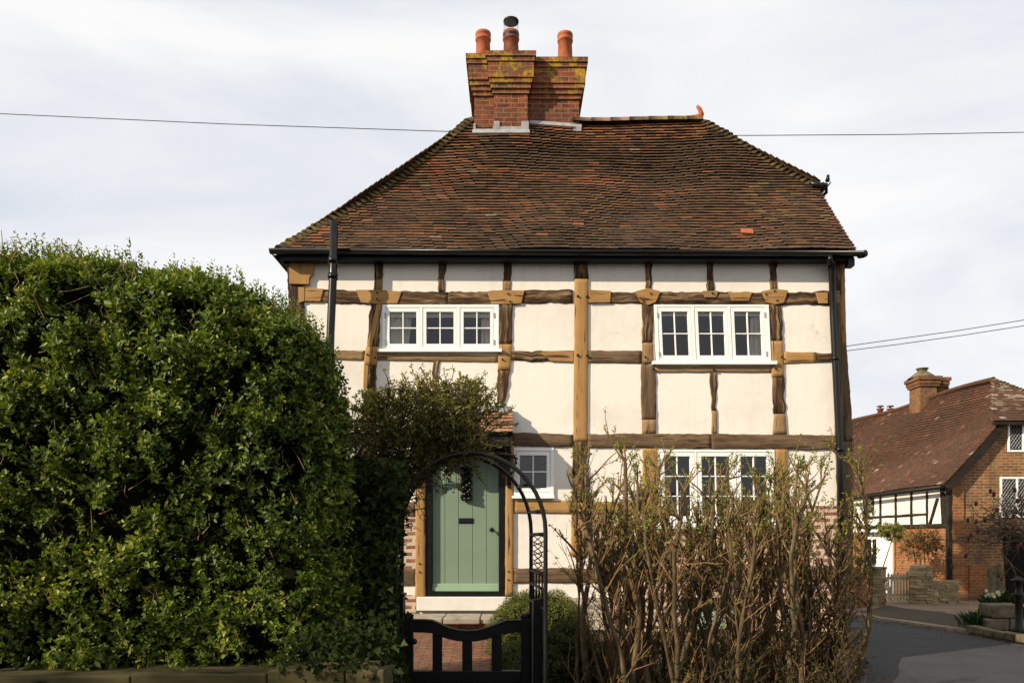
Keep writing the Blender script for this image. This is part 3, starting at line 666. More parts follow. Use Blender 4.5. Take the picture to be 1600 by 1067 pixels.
# --- windows
def window(parent, fx, fy, glass, gy, nxy, sill, shear=0.0, mapper=front, curtains=(), blind=None, name='window', sw=5.2, sh=6.0, bw=1.7, hinge=True):
    (x0, x1), (y0, y1) = fx, fy
    sx = lambda x, y: x + shear * (y - y0)
    def rc(a, b, c, d): return [(sx(a, c), c), (sx(b, c), c), (sx(b, d), d), (sx(a, d), d)]
    (g0, g1) = gy; co = [(a - sw, b + sw) for a, b in glass]; ct, cb = g0 - sh, g1 + sh
    mb = MB()
    quadbar(mb, mapper, rc(x0, x1, y0, ct - .5), -0.07, 0.034); quadbar(mb, mapper, rc(x0, x1, cb + .5, y1), -0.07, 0.034)
    ed = [x0] + [v for c in co for v in (c[0] - .5, c[1] + .5)] + [x1]
    for a, b in zip(ed[::2], ed[1::2]):
        if b > a: quadbar(mb, mapper, rc(a, b, ct - .5, cb + .5), -0.07, 0.0335)
    w = mb.build(name, 'white_paint', parent, bevel=0.003)
    for k, ((a, b), (ga, gb)) in enumerate(zip(co, glass)):
        mb = MB()
        quadbar(mb, mapper, rc(a, b, ct, g0), -0.05, 0.028); quadbar(mb, mapper, rc(a, b, g1, cb), -0.05, 0.028)
        quadbar(mb, mapper, rc(a, ga, g0, g1), -0.05, 0.0278); quadbar(mb, mapper, rc(gb, b, g0, g1), -0.05, 0.0278)
        for i in range(1, nxy[0]):
            m_ = ga + (gb - ga) * i / nxy[0]; quadbar(mb, mapper, rc(m_ - bw / 2, m_ + bw / 2, g0, g1), -0.035, 0.018)
        for j in range(1, nxy[1]):
            m_ = g0 + (g1 - g0) * j / nxy[1]; quadbar(mb, mapper, rc(ga, gb, m_ - bw / 2, m_ + bw / 2), -0.034, 0.0165)
        mb.build('casement', 'white_paint', w, bevel=0.002)
        mb = MB(); mb.poly([mapper(x, y, -0.012) for x, y in rc(ga, gb, g0, g1)[::-1]]); mb.build('pane', 'window_glass', w)
        mb = MB(); quadbar(mb, mapper, rc(a - .45, b + .45, ct - .45, cb + .45), -0.052, -0.0505)
        if blind:
            mb = MB(); quadbar(mb, mapper, rc(ga - 3, gb + 3, g0 - 6, g0 + blind), -0.045, -0.041); mb.build('blind', 'curtain', w)
        if hinge and k in (0, len(co) - 1):
            mb = MB(); hx = a - 1.2 if k == 0 else b + 1.2
            for hy in (g0 + 6, g1 - 2): quadbar(mb, mapper, rc(hx - .7, hx + .7, hy - 4, hy + 4), 0.03, 0.042)
            mb.build('hinge', 'lead', w)
    for (a0, a1, b0, b1) in curtains:      # top x range, bottom x range
        mb = MB(); n = 26; top = []; bot = []
        for i in range(n + 1):
            t = i / n; d = -0.085 - 0.02 * math.sin(t * 22) - 0.012 * math.sin(t * 41 + 1)
            top.append(mb.V(mapper(sx(a0 + (a1 - a0) * t, y0), y0, d))); bot.append(mb.V(mapper(sx(b0 + (b1 - b0) * t, y1), y1, d)))
        for i in range(n): mb.face((top[i], bot[i], bot[i + 1], top[i + 1]), None, True)
        mb.build('curtain', 'curtain', w)
    if sill:
        a, b, c, d = sill; mb = MB(); quadbar(mb, mapper, rect(a, b, c, d), -0.05, 0.075); mb.build('sill', 'white_paint', w, bevel=0.004)
    return w
window(HOUSE, (598, 779.5), (477, 546.5), [(609, 651), (666.5, 709), (724.5, 766)], (488, 538), (2, 2), (591, 784.5, 546.7, 551.5), 0.0, curtains=[(602, 645, 602, 636), (752, 780, 751, 780)], blind=7)
window(HOUSE, (1021, 1200), (477, 565.5), [(1032, 1073), (1089, 1129.5), (1145.5, 1187)], (487.5, 556), (2, 2), (1018, 1212, 565.7, 571), 0.045, curtains=[(1176, 1202, 1171, 1202)], blind=5)
window(HOUSE, (803, 865), (700, 774.5), [(812, 854)], (711.5, 762.5), (2, 2), (800, 866, 774.7, 779), 0.0, hinge=False)
window(HOUSE, (1027, 1209), (703, 820), [(1037, 1077), (1095, 1139), (1156, 1197)], (713, 806), (2, 3), (1024, 1214, 820.2, 826), 0.02, sw=7, sh=6)

# --- door
def door():
    mb = MB()
    quadbar(mb, front, rect(665, 675, 700, 932), -0.12, 0.02); quadbar(mb, front, rect(780, 789.5, 700, 932), -0.12, 0.02)
    quadbar(mb, front, rect(675, 780, 700, 708), -0.12, 0.0205); quadbar(mb, front, rect(675, 780, 924.5, 932), -0.12, 0.022)
    fr = mb.build('door_frame', 'black_paint', HOUSE, bevel=0.004)
    xs = [675.2, 695, 716.5, 738.5, 760.5, 779.8]; mb = MB()
    for a, b in zip(xs, xs[1:]):
        quadbar(mb, front, rect(a + .35, b - .35, 708.3, 924), -0.10, -0.045)
    quadbar(mb, front, rect(675.3, 779.7, 708.4, 923.8), -0.11, -0.052)
    d = mb.build('door', 'sage_paint', HOUSE, bevel=0.004)
    mb = MB(); quadbar(mb, front, rect(675.5, 779.5, 911.5, 917), -0.05, -0.022); quadbar(mb, front, rect(675.5, 779.5, 917, 923.5), -0.05, -0.008); mb.build('weatherboard', 'sage_pale', d, bevel=0.004)
    mb = MB(); quadbar(mb, front, rect(716, 739.5, 809, 817.5), -0.05, -0.035); quadbar(mb, front, rect(718.5, 737, 811, 815.5), -0.035, -0.028); mb.build('letterbox', 'black_iron', d, bevel=0.003)
    mb = MB(); c = front(768, 827, -0.045); mb.tube([c, c + Vector((0, -0.012, 0))], 0.028, 12); mb.tube([c + Vector((0, -0.012, 0)), c + Vector((0, -0.05, 0))], 0.011, 8); mb.ball(c + Vector((0, -0.065, 0)), (0.03, 0.022, 0.03), 12, 8); mb.build('door_knob', 'black_gloss', d)
    mb = MB()                                   # ornate cast wreath knocker : two plaited strands of leaves and berries
    for i in range(15):
        t = i / 14; y = 732 + 47 * t
        for sgn in (1, -1):
            x = 729 + sgn * 6.3 * math.cos(t * math.pi * 4.2); dp = 0.015 + 0.03 * math.sin(t * math.pi * 4.2) * sgn
            c = front(x, y, dp); mb.ball(c, (0.034 + random.uniform(-.006, .006), 0.034, 0.030), 9, 7, 0.12)
    for t in (0, 1):
        mb.ball(front(729, 731 + 48 * t, 0.015), (0.062, 0.04, 0.026), 10, 7)
    for i in range(26):
        t = random.random(); c = front(729 + random.uniform(-9, 9), 730 + 50 * t, random.uniform(0.03, 0.055)); mb.ball(c, random.uniform(0.010, 0.017), 6, 5)
    quadbar(mb, front, rect(724, 734, 729, 781), -0.05, 0.0); mb.build('door_knocker', 'black_gloss', d)
door()

# --- porch hood over the door
def hood():
    zt, zb = Z(641, WY), Z(676, WY - 0.52); yw, yf = WY - 0.045, WY - 0.52
    xa, xb = X(650, WY - 0.1), X(801, WY - 0.35)
    U = Vector((0, yw - yf, zt - zb)); Ln = U.length; U.normalize(); A = Vector((1, 0, 0)); N = A.cross(U)
    mb = MB(); O = Vector((xa, yf, zb))
    th = 0.05
    mb.hexa([O - N * th, O + A * (xb - xa) - N * th, O + A * (xb - xa) + U * Ln - N * th, O + U * Ln - N * th], [O - N * 0.004, O + A * (xb - xa) - N * 0.004, O + A * (xb - xa) + U * Ln - N * 0.004, O + U * Ln - N * 0.004])
    mb.box(xa + 0.02, xb - 0.02, yf + 0.02, yf + 0.06, zb - 0.17, zb - 0.05)
    for x in (xa + 0.02, xb - 0.07):
        mb.hexa([(x, yf + 0.06, zb - 0.17), (x, yw + 0.02, zb - 0.17), (x, yw + 0.02, zt - 0.08), (x, yf + 0.06, zb - 0.05)], [(x + .05, yf + 0.06, zb - 0.17), (x + .05, yw + 0.02, zb - 0.17), (x + .05, yw + 0.02, zt - 0.08), (x + .05, yf + 0.06, zb - 0.05)])
        # curved bracket down the wall
        path = [(x + .025, yf + 0.10, zb - 0.17), (x + .025, yf + 0.22, zb - 0.27), (x + .025, yw - 0.12, zb - 0.42), (x + .025, yw - 0.03, zb - 0.62)]
        mb.tube(path, 0.028, 6); mb.box(x, x + .05, yw - 0.05, yw + 0.02, zb - 0.66, zb - 0.171)
    h = mb.build('porch_hood', 'black_paint', HOUSE)
    mb = MB(); tiles(mb, O, A, U, N, Ln, lambda v: 0, lambda v: xb - xa, 0.085, 0.165, bright=0.55); mb.build('hood_tiles', 'hood_tile', h)
    mb = MB(); z = zt; xm = X(782, WY)
    prof = [(xb - 0.62, z + 0.0), (xb - 0.3, z + 0.035), (xm - 0.05, z + 0.085), (xm, z + 0.10), (xm + 0.06, z + 0.08), (xb - 0.01, z + 0.005)]
    front_y = yw - 0.09
    mb.hexa([(x, front_y, zz - 0.055 if 0 < i < 5 else zz - 0.05) for i, (x, zz) in enumerate(prof)] , [(x, yw + 0.03, zz) for x, zz in prof])
    mb.box(xa, xb, yw - 0.10, yw + 0.02, z - 0.045, z - 0.005)
    mb.build('lead_flashing', 'lead', h)
tilemat('hood_tile', [(0.0, (0.17, 0.085, 0.05)), (0.5, (0.33, 0.165, 0.10)), (1.0, (0.46, 0.28, 0.18))])

def tiles(mb, O, A, U, N, L, smin, smax, gauge, tw, bright=None, sag=None, zone=None, thick=0.013, jit=1.0, fl=0.0):
    v = 0.0; row = 0
    while v < L - gauge * 0.3:
        a, b = smin(v), smax(v); s = a - (row % 2) * tw * 0.5 - random.uniform(0, 0.05)
        rowj = random.uniform(-0.004, 0.004) * jit
        while s < b:
            s0, s1 = max(s, a), min(s + tw - (0.0015 if fl else 0.004), b)
            if s1 - s0 > 0.02:
                r = random.random()
                if bright is not None: mb.rn = random.uniform(0, 1)
                else:
                    c = nzs((s * 0.9 + 3, v * 1.4)) * 0.13 + max(0, nzs((s * 1.5 - 7, v * 3.6 + 2)) - .35) * 0.42 - .02
                    mb.rn = min(1, max(0, (random.betavariate(3.2, 3.6) * 0.80 + c) if r < 0.965 else random.uniform(0.78, 0.99)))
                    if zone is not None: mb.rn = zone(s, v, mb.rn)
                sg = sag(s, v) if sag else 0.0
                n0 = 0.026 + random.uniform(-.003, .004) * jit + fl; n1 = 0.006
                v0 = v + rowj + random.uniform(-.006, .006) * jit * (.35 if fl else 1) + (0.006 * math.sin(s * 1.3 + row * .37) + .004 * math.sin(s * 3.1 + row * 1.1) if fl else 0); v1 = min(v + gauge * 1.35, L + 0.02); tw_ = random.uniform(-.004, .004) * jit
                pt = lambda ss, vv, nn: O + A * ss + U * vv + N * (nn + sg)
                q0, q1, q2, q3 = pt(s0, v0, n0 + tw_), pt(s1, v0, n0 - tw_), pt(s1, v1, n1), pt(s0, v1, n1)
                b0, b1 = pt(s0, v0, n0 - thick + tw_), pt(s1, v0, n0 - thick - tw_); b2, b3 = pt(s1, v1, n1 - thick), pt(s0, v1, n1 - thick)
                i = [mb.V(p) for p in (q0, q1, q2, q3, b0, b1, b2, b3)]
                mb.face((i[0], i[1], i[2], i[3])); mb.face((i[4], i[5], i[1], i[0])); mb.face((i[5], i[6], i[2], i[1])); mb.face((i[7], i[4], i[0], i[3]))
            s += tw
        v += gauge; row += 1
    mb.rn = 0.5
def nzs(p): return float(nz(np.array([p]), 5, 1.1, 6)[0])
hood()

# --- main roof
EY, EZ, RY, RZ = 10.36, 5.38, 12.6, 8.25
LXE, LXR, RXE, RXR, VK = -3.03, -0.66, 4.47, 3.01, 1.74
U = Vector((0, RY - EY, RZ - EZ)); RL = U.length; U.normalize(); A = Vector((1, 0, 0)); N = A.cross(U)
fx0 = lambda v: LXE + (LXR - LXE) * (v / RL)
fx1 = lambda v: RXE - 0.05 * (v / VK) if v < VK else RXE - 0.05 + (RXR - RXE + 0.05) * (v - VK) / (RL - VK)
def sagf(s, v):
    return -0.10 * math.sin(math.pi * min(1, v / RL)) + 0.018 * math.sin(s * 1.9 + v * 0.8) + 0.012 * math.sin(s * 3.7 - v * 1.9 + 1) - 0.05 * math.exp(-((s - 1.9) / 0.9) ** 2) * (v / RL) ** 2
def roof_pt(s, v, n=0.0): return Vector((0, EY, EZ)) + A * s + U * v + N * (n + sagf(s, v))
mb = MB()
ids = []
for j in range(25):
    v = RL * j / 24; ids.append([mb.V(roof_pt(fx0(v) + (fx1(v) - fx0(v)) * i / 30, v, -0.012)) for i in range(31)])
for j in range(24):
    for i in range(30): mb.face((ids[j][i], ids[j][i + 1], ids[j + 1][i + 1], ids[j + 1][i]), None, True)
BY = 2 * RY - EY
e1, e2, e3, e4 = (LXE, EY, EZ), (RXE, EY, EZ), (RXE, BY, EZ), (LXE, BY, EZ)
hk = EY + U.y * VK; hz = EZ + U.z * VK
rl, rr = (LXR, RY, RZ - 0.02), (RXR, RY, RZ - 0.05)
mb.poly([e4, e1, rl])
mb.poly([e3, e4, rl, rr, (RXE - .05, 2 * RY - hk, hz)])
mb.poly([(RXE - .05, hk, hz), (RXE - .05, 2 * RY - hk, hz), rr])
ROOF = mb.build('roof', 'roof_tile', HOUSE)
def zone(s, v, r):
    if v > RL - 0.55 and random.random() < 0.45: return random.uniform(0.86, 0.945)
    if s > 3.2 and 0.6 < v < 1.9 and random.random() < 0.10: return 0.94
    if s < fx0(v) + 0.5 and random.random() < 0.22: return random.uniform(0.86, 0.945)
    return r
mb = MB(); tiles(mb, Vector((0, EY, EZ)), A, U, N, RL, fx0, fx1, 0.078, 0.158, sag=sagf, zone=zone, thick=0.013, fl=0.010); mb.build('roof_tiles', 'roof_tile', ROOF)
# one slipped orange tile
mb = MB(); p = roof_pt(3.06, 0.43, 0.05); mb.hexa([p, p + A * .16 - U * .02, p + A * .17 + U * .085, p + A * .01 + U * .10], [p - N * .015, p + A * .16 - U * .02 - N * .015, p + A * .17 + U * .085 - N * .015, p + A * .01 + U * .10 - N * .015]); mb.build('slipped_tile', 'terracotta', ROOF)['label'] = 'bright orange slipped roof tile'
# left hip slope and half hip slope tiles
def slope(e0, e1_, apex0, apex1, gauge=0.1, mat='roof_tile', parent=None, name='roof_tiles'):
    e0, e1_, a0, a1 = map(Vector, (e0, e1_, apex0, apex1)); A_ = (e1_ - e0).normalized()
    up = a0 - e0; up = up - A_ * up.dot(A_); Ls = up.length; U_ = up.normalized(); N_ = A_.cross(U_)
    if N_.z < 0: N_ = -N_
    s0 = (a0 - e0).dot(A_); s1 = (a1 - e0).dot(A_); w = (e1_ - e0).length
    mb = MB(); tiles(mb, e0, A_, U_, N_, Ls, lambda v: s0 * v / Ls, lambda v: w + (s1 - w) * v / Ls, gauge, 0.165); return mb.build(name, mat, parent)
slope(e4, e1, rl, rl, parent=ROOF)
slope((RXE - .05, hk, hz), (RXE - .05, 2 * RY - hk, hz), rr, rr, parent=ROOF)
# bonnet hip tiles
def bonnets(pts, dirn, parent, mat='hip_tile', step=0.098, w=0.115, name='hip_tiles'):
    mb = MB()
    tot = [0]
    for a, b in zip(pts, pts[1:]): tot.append(tot[-1] + (b - a).length)
    def at(d):
        for i in range(len(pts) - 1):
            if d <= tot[i + 1] or i == len(pts) - 2: return pts[i].lerp(pts[i + 1], (d - tot[i]) / (tot[i + 1] - tot[i])), (pts[i + 1] - pts[i]).normalized()
    d = 0
    while d < tot[-1] - 0.05:
        p, t = at(d); lat = t.cross(Vector((0, 0, 1))).normalized(); up = lat.cross(t)
        mb.rn = random.random(); w_ = w * random.uniform(0.93, 1.07); rise = random.uniform(0.045, 0.06); tip = t * 0.17
        r0, r1, r2 = [], [], []
        for k in range(7):
            an = math.pi * k / 6; c, sn = math.cos(an), math.sin(an)
            r0.append(mb.V(p + lat * c * w_ + up * (sn * rise - 0.035 * abs(c) ** 2 + 0.012)))
            r1.append(mb.V(p + tip + lat * c * w_ * 0.6 + up * (sn * rise * 0.55 - 0.05 * abs(c) - 0.01)))
            r2.append(mb.V(p + lat * c * w_ * 0.86 + up * (sn * (rise - 0.022) - 0.05 * abs(c) ** 2 + 0.012)))
        for k in range(6):
            mb.face((r0[k], r0[k + 1], r1[k + 1], r1[k]), None, True); mb.face((r2[k], r2[k + 1], r0[k + 1], r0[k]))
        d += step * random.uniform(0.9, 1.1)
    return mb.build(name, mat, parent)
hipl = [roof_pt(fx0(RL * t), RL * t, 0.0) for t in np.linspace(0, 1, 9)]
bonnets(hipl, None, ROOF)
hipr = [roof_pt(fx1(VK + (RL - VK) * t), VK + (RL - VK) * t, 0.0) for t in np.linspace(0, 1, 7)]
bonnets(hipr, None, ROOF)
# ridge tiles and finial
mb = MB(); x = 0.95; k = 0
while x < RXR - 0.05:
    x1_ = min(x + 0.30, RXR); zz = lambda xx: roof_pt(xx, RL).z - 0.035
    mb.m = 1 if k in (1, 2) else 0; mb.rn = random.random()
    a = [mb.V((x, RY + 0.12 * math.cos(math.pi * i / 6), zz(x) + 0.10 * math.sin(math.pi * i / 6))) for i in range(7)]; b = [mb.V((x1_ - 0.008, RY + 0.115 * math.cos(math.pi * i / 6), zz(x1_) + 0.095 * math.sin(math.pi * i / 6))) for i in range(7)]
    for i in range(6): mb.face((a[i], b[i], b[i + 1], a[i + 1]), None, True)
    mb.face(a[::-1]); mb.face(b)
    x = x1_; k += 1
mb.build('ridge_tiles', ['hip_tile', 'ridge_pink'], ROOF)
mb = MB(); zr = roof_pt(RXR, RL).z; c = Vector((RXR - 0.06, RY, zr + 0.02))
mb.tube([c + Vector((-.12, 0, 0.0)), c + Vector((0.03, 0, .03)), c + Vector((.045, 0, .08)), c + Vector((0.02, 0, .16)), c + Vector((-.025, 0, .21))], [.06, .06, .045, .034, .024], 8)
mb.build('finial', 'terracotta', ROOF)
# verge on the right, soffit, gutters
mb = MB()
pv = [roof_pt(fx1(v), v, 0) for v in np.linspace(0, VK, 8)]
for a, b in zip(pv, pv[1:]): mb.hexa([a + N * .01, b + N * .01, b - N * .05, a - N * .05], [a + N * .01 - A * .09, b + N * .01 - A * .09, b - N * .05 - A * .09, a - N * .05 - A * .09])
mb.build('verge', 'mortar', ROOF)
mb = MB(); mb.box(LXE + 0.03, RXE - 0.03, EY + 0.03, WY - 0.023, EZ - 0.115, EZ - 0.085); mb.box(LXE + 0.02, RXE - 0.02, EY + 0.005, EY + 0.028, EZ - 0.12, EZ - 0.012)
mb.box(LXE + 0.03, xl - 0.003, EY + 0.031, BY, EZ - 0.115, EZ - 0.085); mb.box(LXE + 0.005, LXE + 0.028, EY + 0.03, BY, EZ - 0.12, EZ - 0.012); mb.build('soffit', 'black_paint', HOUSE)
def gutter(path, name='gutter', r=0.058):
    mb = MB(); path = [Vector(p) for p in path]; rings = []
    for i, p in enumerate(path):
        d = (path[min(i + 1, len(path) - 1)] - path[max(i - 1, 0)]).normalized(); lat = d.cross(Vector((0, 0, 1))).normalized()
        rings.append([mb.V(p + lat * math.cos(an) * rr_ + Vector((0, 0, math.sin(an) * rr_))) for rr_, an in [(r, math.pi + math.pi * k / 8) for k in range(9)] + [(r - .006, 2 * math.pi - math.pi * k / 8) for k in range(9)]])
    for a, b in zip(rings, rings[1:]):
        for k in range(18): mb.face((a[k], b[k], b[(k + 1) % 18], a[(k + 1) % 18]), None, True)
    for rg in (rings[0], rings[-1]):
        for k in range(8): mb.face((rg[k], rg[k + 1], rg[16 - k], rg[17 - k]))
    return mb.build(name, 'black_gloss', HOUSE)
gutter([(LXE - 0.10, EY - 0.055, EZ - 0.005), (1.2, EY - 0.055, EZ - 0.025), (RXE + 0.06, EY - 0.055, EZ - 0.035)])
gutter([(LXE - 0.058, EY - 0.0, EZ - 0.004), (LXE - 0.058, BY, EZ - 0.01)])
gutter([(RXE + 0.03, hk - 0.06, hz - 0.02), (RXE + 0.03, 2 * RY - hk, hz - 0.03)])
mb = MB(); c = Vector((RXE + 0.03, hk - 0.02, hz - 0.06)); mb.tube([c + Vector((-.22, 0, .03)), c, c + Vector((.0, .02, -.08)), c + Vector((-.10, .12, -.18)), c + Vector((-.13, .2, -.5))], [.03, .04, .04, .035, .035], 8)
mb.tube([c + Vector((.02, 0, .06)), c + Vector((.03, 0, .15))], [.035, .02], 6); mb.build('gutter_outlet', 'black_gloss', HOUSE)
mb = MB(); c = Vector((RXE + 0.02, EY - 0.055, EZ - 0.09)); mb.tube([c, c + Vector((.05, .02, .03)), c + Vector((.1, .03, .05))], [.035, .05, .045], 8); mb.box(RXE - .10, RXE - .02, EY - .02, EY + .10, EZ - .2, EZ - .10); mb.build('gutter_bracket', 'black_paint', HOUSE)

# --- downpipes
def pipe(pts, r, collars, name):
    mb = MB(); mb.tube(pts, r, 12)
    for a, b in collars: mb.tube([a, b], r * 1.22, 12)
    return mb.build(name, 'black_gloss', HOUSE)
yp = EY - 0.165
vp = lambda px, py: P(px, py, yp)
pipe([vp(522, 347), vp(520, 440), vp(516.5, 520), vp(512, 700), vp(509, 990)], 0.053, [(vp(520.6, 402), vp(520.3, 412)), (vp(520.2, 428), vp(520, 436)), (vp(516, 560), vp(515.6, 568))], 'soil_pipe')
dp = lambda px, py, o_: front(px, py, o_)
pipe([P(1296.5, 399, EY - 0.05), P(1296.5, 408, EY - 0.05), dp(1294.5, 416, 0.16), dp(1294.5, 424, 0.11), dp(1297, 500, 0.10), dp(1307.5, 715, 0.10), dp(1311, 985, 0.10)], 0.043, [(dp(1294.6, 420, .11), dp(1294.7, 426, .11)), (dp(1300, 560, .1), dp(1300.3, 566, .1)), (dp(1306.8, 700, .1), dp(1307.2, 707, .1))], 'downpipe')
pipe([dp(540, 700, .10), dp(540, 672, .10), dp(549, 659.5, .10), dp(585, 659.5, .10), dp(640, 660, .10)], 0.026, [(dp(548, 661, .1), dp(551, 659.5, .1))], 'waste_pipe')
mb = MB(); c = front(543, 651, 0.10); mb.tube([c + Vector((0, .1, 0)), c], 0.03, 8); mb.ball(c, (0.055, 0.05, 0.055), 10, 8); mb.build('pipe_cowl', 'black_paint', HOUSE)

# --- wall lanterns
def lantern(c, s, parent, name='wall_lantern'):
    mb = MB()
    def ring(r, z): return [(c.x + r * s * dx, c.y + r * s * dy, c.z + z * s) for dx, dy in ((-1, -1), (1, -1), (1, 1), (-1, 1))]
    mb.hexa(ring(.03, .26), ring(.09, .19)); mb.hexa(ring(.10, .19), ring(.115, .165)); mb.hexa(ring(.055, -.02), ring(.065, -.045)); mb.hexa(ring(.03, -.045), ring(.012, -.09))
    a, b = ring(.085, .165), ring(.055, -.02)
    for p, q_ in zip(a, b): mb.tube([p, q_], 0.010 * s, 4)
    mb.ball((c.x, c.y, c.z + .275 * s), .022 * s, 6, 5)
    mb.tube([(c.x, c.y + .0, c.z + .24 * s), (c.x, c.y + .08, c.z + .31 * s), (c.x, WY + 0.0, c.z + .25 * s)], 0.012 * s, 6)
    o = mb.build(name, 'black_paint', parent)
    mb = MB(); mb.hexa(ring(.08, .164), ring(.051, -.019)); mb.build('lantern_glass', 'window_glass', o)
    mb = MB(); mb.tube([(c.x, c.y, c.z - .02 * s), (c.x, c.y, c.z + .07 * s)], .014 * s, 8); mb.build('candle', 'white_paint', o)
lantern(front(797.5, 736, 0.17), 0.85, HOUSE)
lantern(front(1122, 917, 0.16), 1.15, HOUSE)
# cellar hatch under the big window
mb = MB(); quadbar(mb, front, rect(1064, 1166, 933, 947), -0.1, 0.06); quadbar(mb, front, rect(1064, 1072, 947, 1010), -0.1, 0.045); quadbar(mb, front, rect(1158, 1166, 947, 1010), -0.1, 0.045); hf = mb.build('hatch_frame', 'black_paint', HOUSE)
mb = MB()
for i in range(5): quadbar(mb, front, rect(1072.2 + i * 17.1, 1088.8 + i * 17.1, 947, 1010), -0.08, 0.0)
mb.build('hatch_door', 'sage_pale', hf, bevel=0.004)

# --- chimney
def chimney():
    Yc = next(y for y in np.linspace(11.6, 12.45, 200) if (lambda v: (lambda p: HY - (p.z - EYE) * F / p.y)(roof_pt(0.2, v)))((y - EY) / U.y) < 209)
    k = Yc / 12.72
    x0, xs_, x2, x3 = X(741, Yc), X(771.6, Yc), X(824.5, Yc), X(905, Yc + .15); yL, yP, yR, yB = Yc + .07, Yc, Yc + .16, Yc + 1.1
    zb = Z(209, Yc)
    def plan(e): return [(x0 - e, yL - e), (xs_ - e, yL - e), (xs_ - e, yP - e), (x2 + e, yP - e), (x2 + e, yR - e), (x3 + e, yR - e), (x3 + e, yB + e), (x0 - e, yB + e)][::-1]
    zz = lambda zy: Z(23 + zy / 5.333, Yc - .10)
    lev = [(zb - 0.45, zz(632), 0.0), (zz(632), zz(596), 0.024), (zz(596), zz(556), 0.047), (zz(556), zz(516), 0.07), (zz(516), zz(386), 0.09), (zz(386), zz(350), 0.11), (zz(350), zz(310), 0.128)]
    mb = MB()
    for a, b, e in lev:
        e2 = e + 0.0
        mb.prism(plan(e2), a, b)
    ch = mb.build('chimney', 'brick_chimney', HOUSE)
    top = lev[-1][1]
    mb = MB(); pl = plan(0.13); cxm = (x0 + x3) / 2; cym = (yP + yB) / 2
    mb.hexa([(cxm + (x - cxm) * .55, cym + (y - cym) * .55, top + 0.12) for x, y in pl], [(x, y, top + 0.002) for x, y in pl]); mb.build('flaunching', 'mortar', ch)
    def pot(px, topy, r, mat, Yp):
        zt_ = Z(topy, Yp); mb = MB(); h = zt_ - top
        mb.lathe((X(px, Yp), Yp, top), [(r * 1.02, 0.03), (r * 0.97, h * .35), (r * .88, h - 0.13), (r * 1.0, h - 0.125), (r * 1.02, h - 0.095), (r * .93, h - .085), (r * .95, h - 0.05), (r * 1.02, h - .04), (r * .98, h), (r * .78, h), (r * .7, h - .3)], 18, False)
        return mb.build('chimney_pot', mat, ch)
    pot(755, 52.5, 0.125, 'terracotta', Yc + .5); pot(883, 54.5, 0.125, 'terracotta', Yc + .55)['label'] = 'terracotta pot at the right of the stack'
    p = pot(798.5, 52, 0.132, 'terracotta_old', Yc + .5); p['label'] = 'dark weathered pot with a black cowl'
    mb = MB(); zt_ = Z(52, Yc + .5); c = (X(798.5, Yc + .5), Yc + .5, zt_)
    mb.lathe(c, [(.128, -.09), (.13, -.01), (.118, 0.01), (.10, .01)], 18, False); mb.lathe(c, [(.118, .165), (.125, .17), (.125, .195), (.03, .215)], 18)
    for k in range(22):
        an = 2 * math.pi * k / 22; mb.tube([(c[0] + .115 * math.cos(an), c[1] + .115 * math.sin(an), zt_), (c[0] + .115 * math.cos(an), c[1] + .115 * math.sin(an), zt_ + .17)], .0025, 3, False)
    mb.build('cowl', 'black_iron', ch)
    # lead apron with stepped upstands
    mb = MB(); zl = Z(207, Yc)
    mb.prism(plan(0.014), zl - 0.35, zl + 0.085)
    for a, b, yy in ((xs_ + .0, xs_ + .09, yP), (x2 - .10, x2 + .016, yP), (x3 - .10, x3 + .016, yR), (x0 - .016, x0 + .02, yL)):
        mb.box(a, b, yy - .02, yy + .05, zl - 0.3, zl + .165)
    mb.box(x3 - .05, x3 + .03, yR - 0.05, yB, zl - .35, zl + .15)
    for a, b, yy in ((x0 - .03, x2 + .03, yP), (x2 + .035, x3 + .04, yR)):
        v0 = (yy - .035 - EY) / U.y; v1 = (yy + .01 - EY) / U.y
        q4 = [roof_pt(a, v0, .05), roof_pt(b, v0, .05), roof_pt(b, v1, .06), roof_pt(a, v1, .06)]; mb.hexa(q4, [p - N * .03 for p in q4])
    mb.build('lead_flashing', 'lead', ch)
chimney()

# ================================================================== HEDGE
YH = 5.1
HB = np.array([(-700, 380), (-400, 396), (-200, 405), (0, 412), (60, 414), (110, 419), (170, 425), (250, 436), (330, 450), (400, 474), (455, 506), (490, 530), (516, 565), (530, 610), (539, 660), (544, 760), (547, 850), (552, 940), (556, 1075)], float)
def hedge_d(px, py):
    p = np.stack([px, py], -1)[:, None]; a = HB[:-1][None]; b = HB[1:][None]; ab = b - a
    t = np.clip(((p - a) * ab).sum(-1) / (ab ** 2).sum(-1), 0, 1); c = a + ab * t[..., None]; dd = np.linalg.norm(p - c, axis=-1); k = dd.argmin(1); i = np.arange(len(px))
    return dd[i, k] * YH / F, norm(c[i, k] - p[:, 0])
def hedge_h(d): return 0.52 * np.sqrt(np.clip(1 - (1 - np.clip(d / 0.38, 0, 1)) ** 2, 0, 1))
def top_y(px): return np.interp(px, HB[:, 0], HB[:, 1])
HEDGE = thing('privet_hedge', (-2.4, YH, 0.9), 'tall dense green privet hedge filling the left side beside the gate', 'hedge')
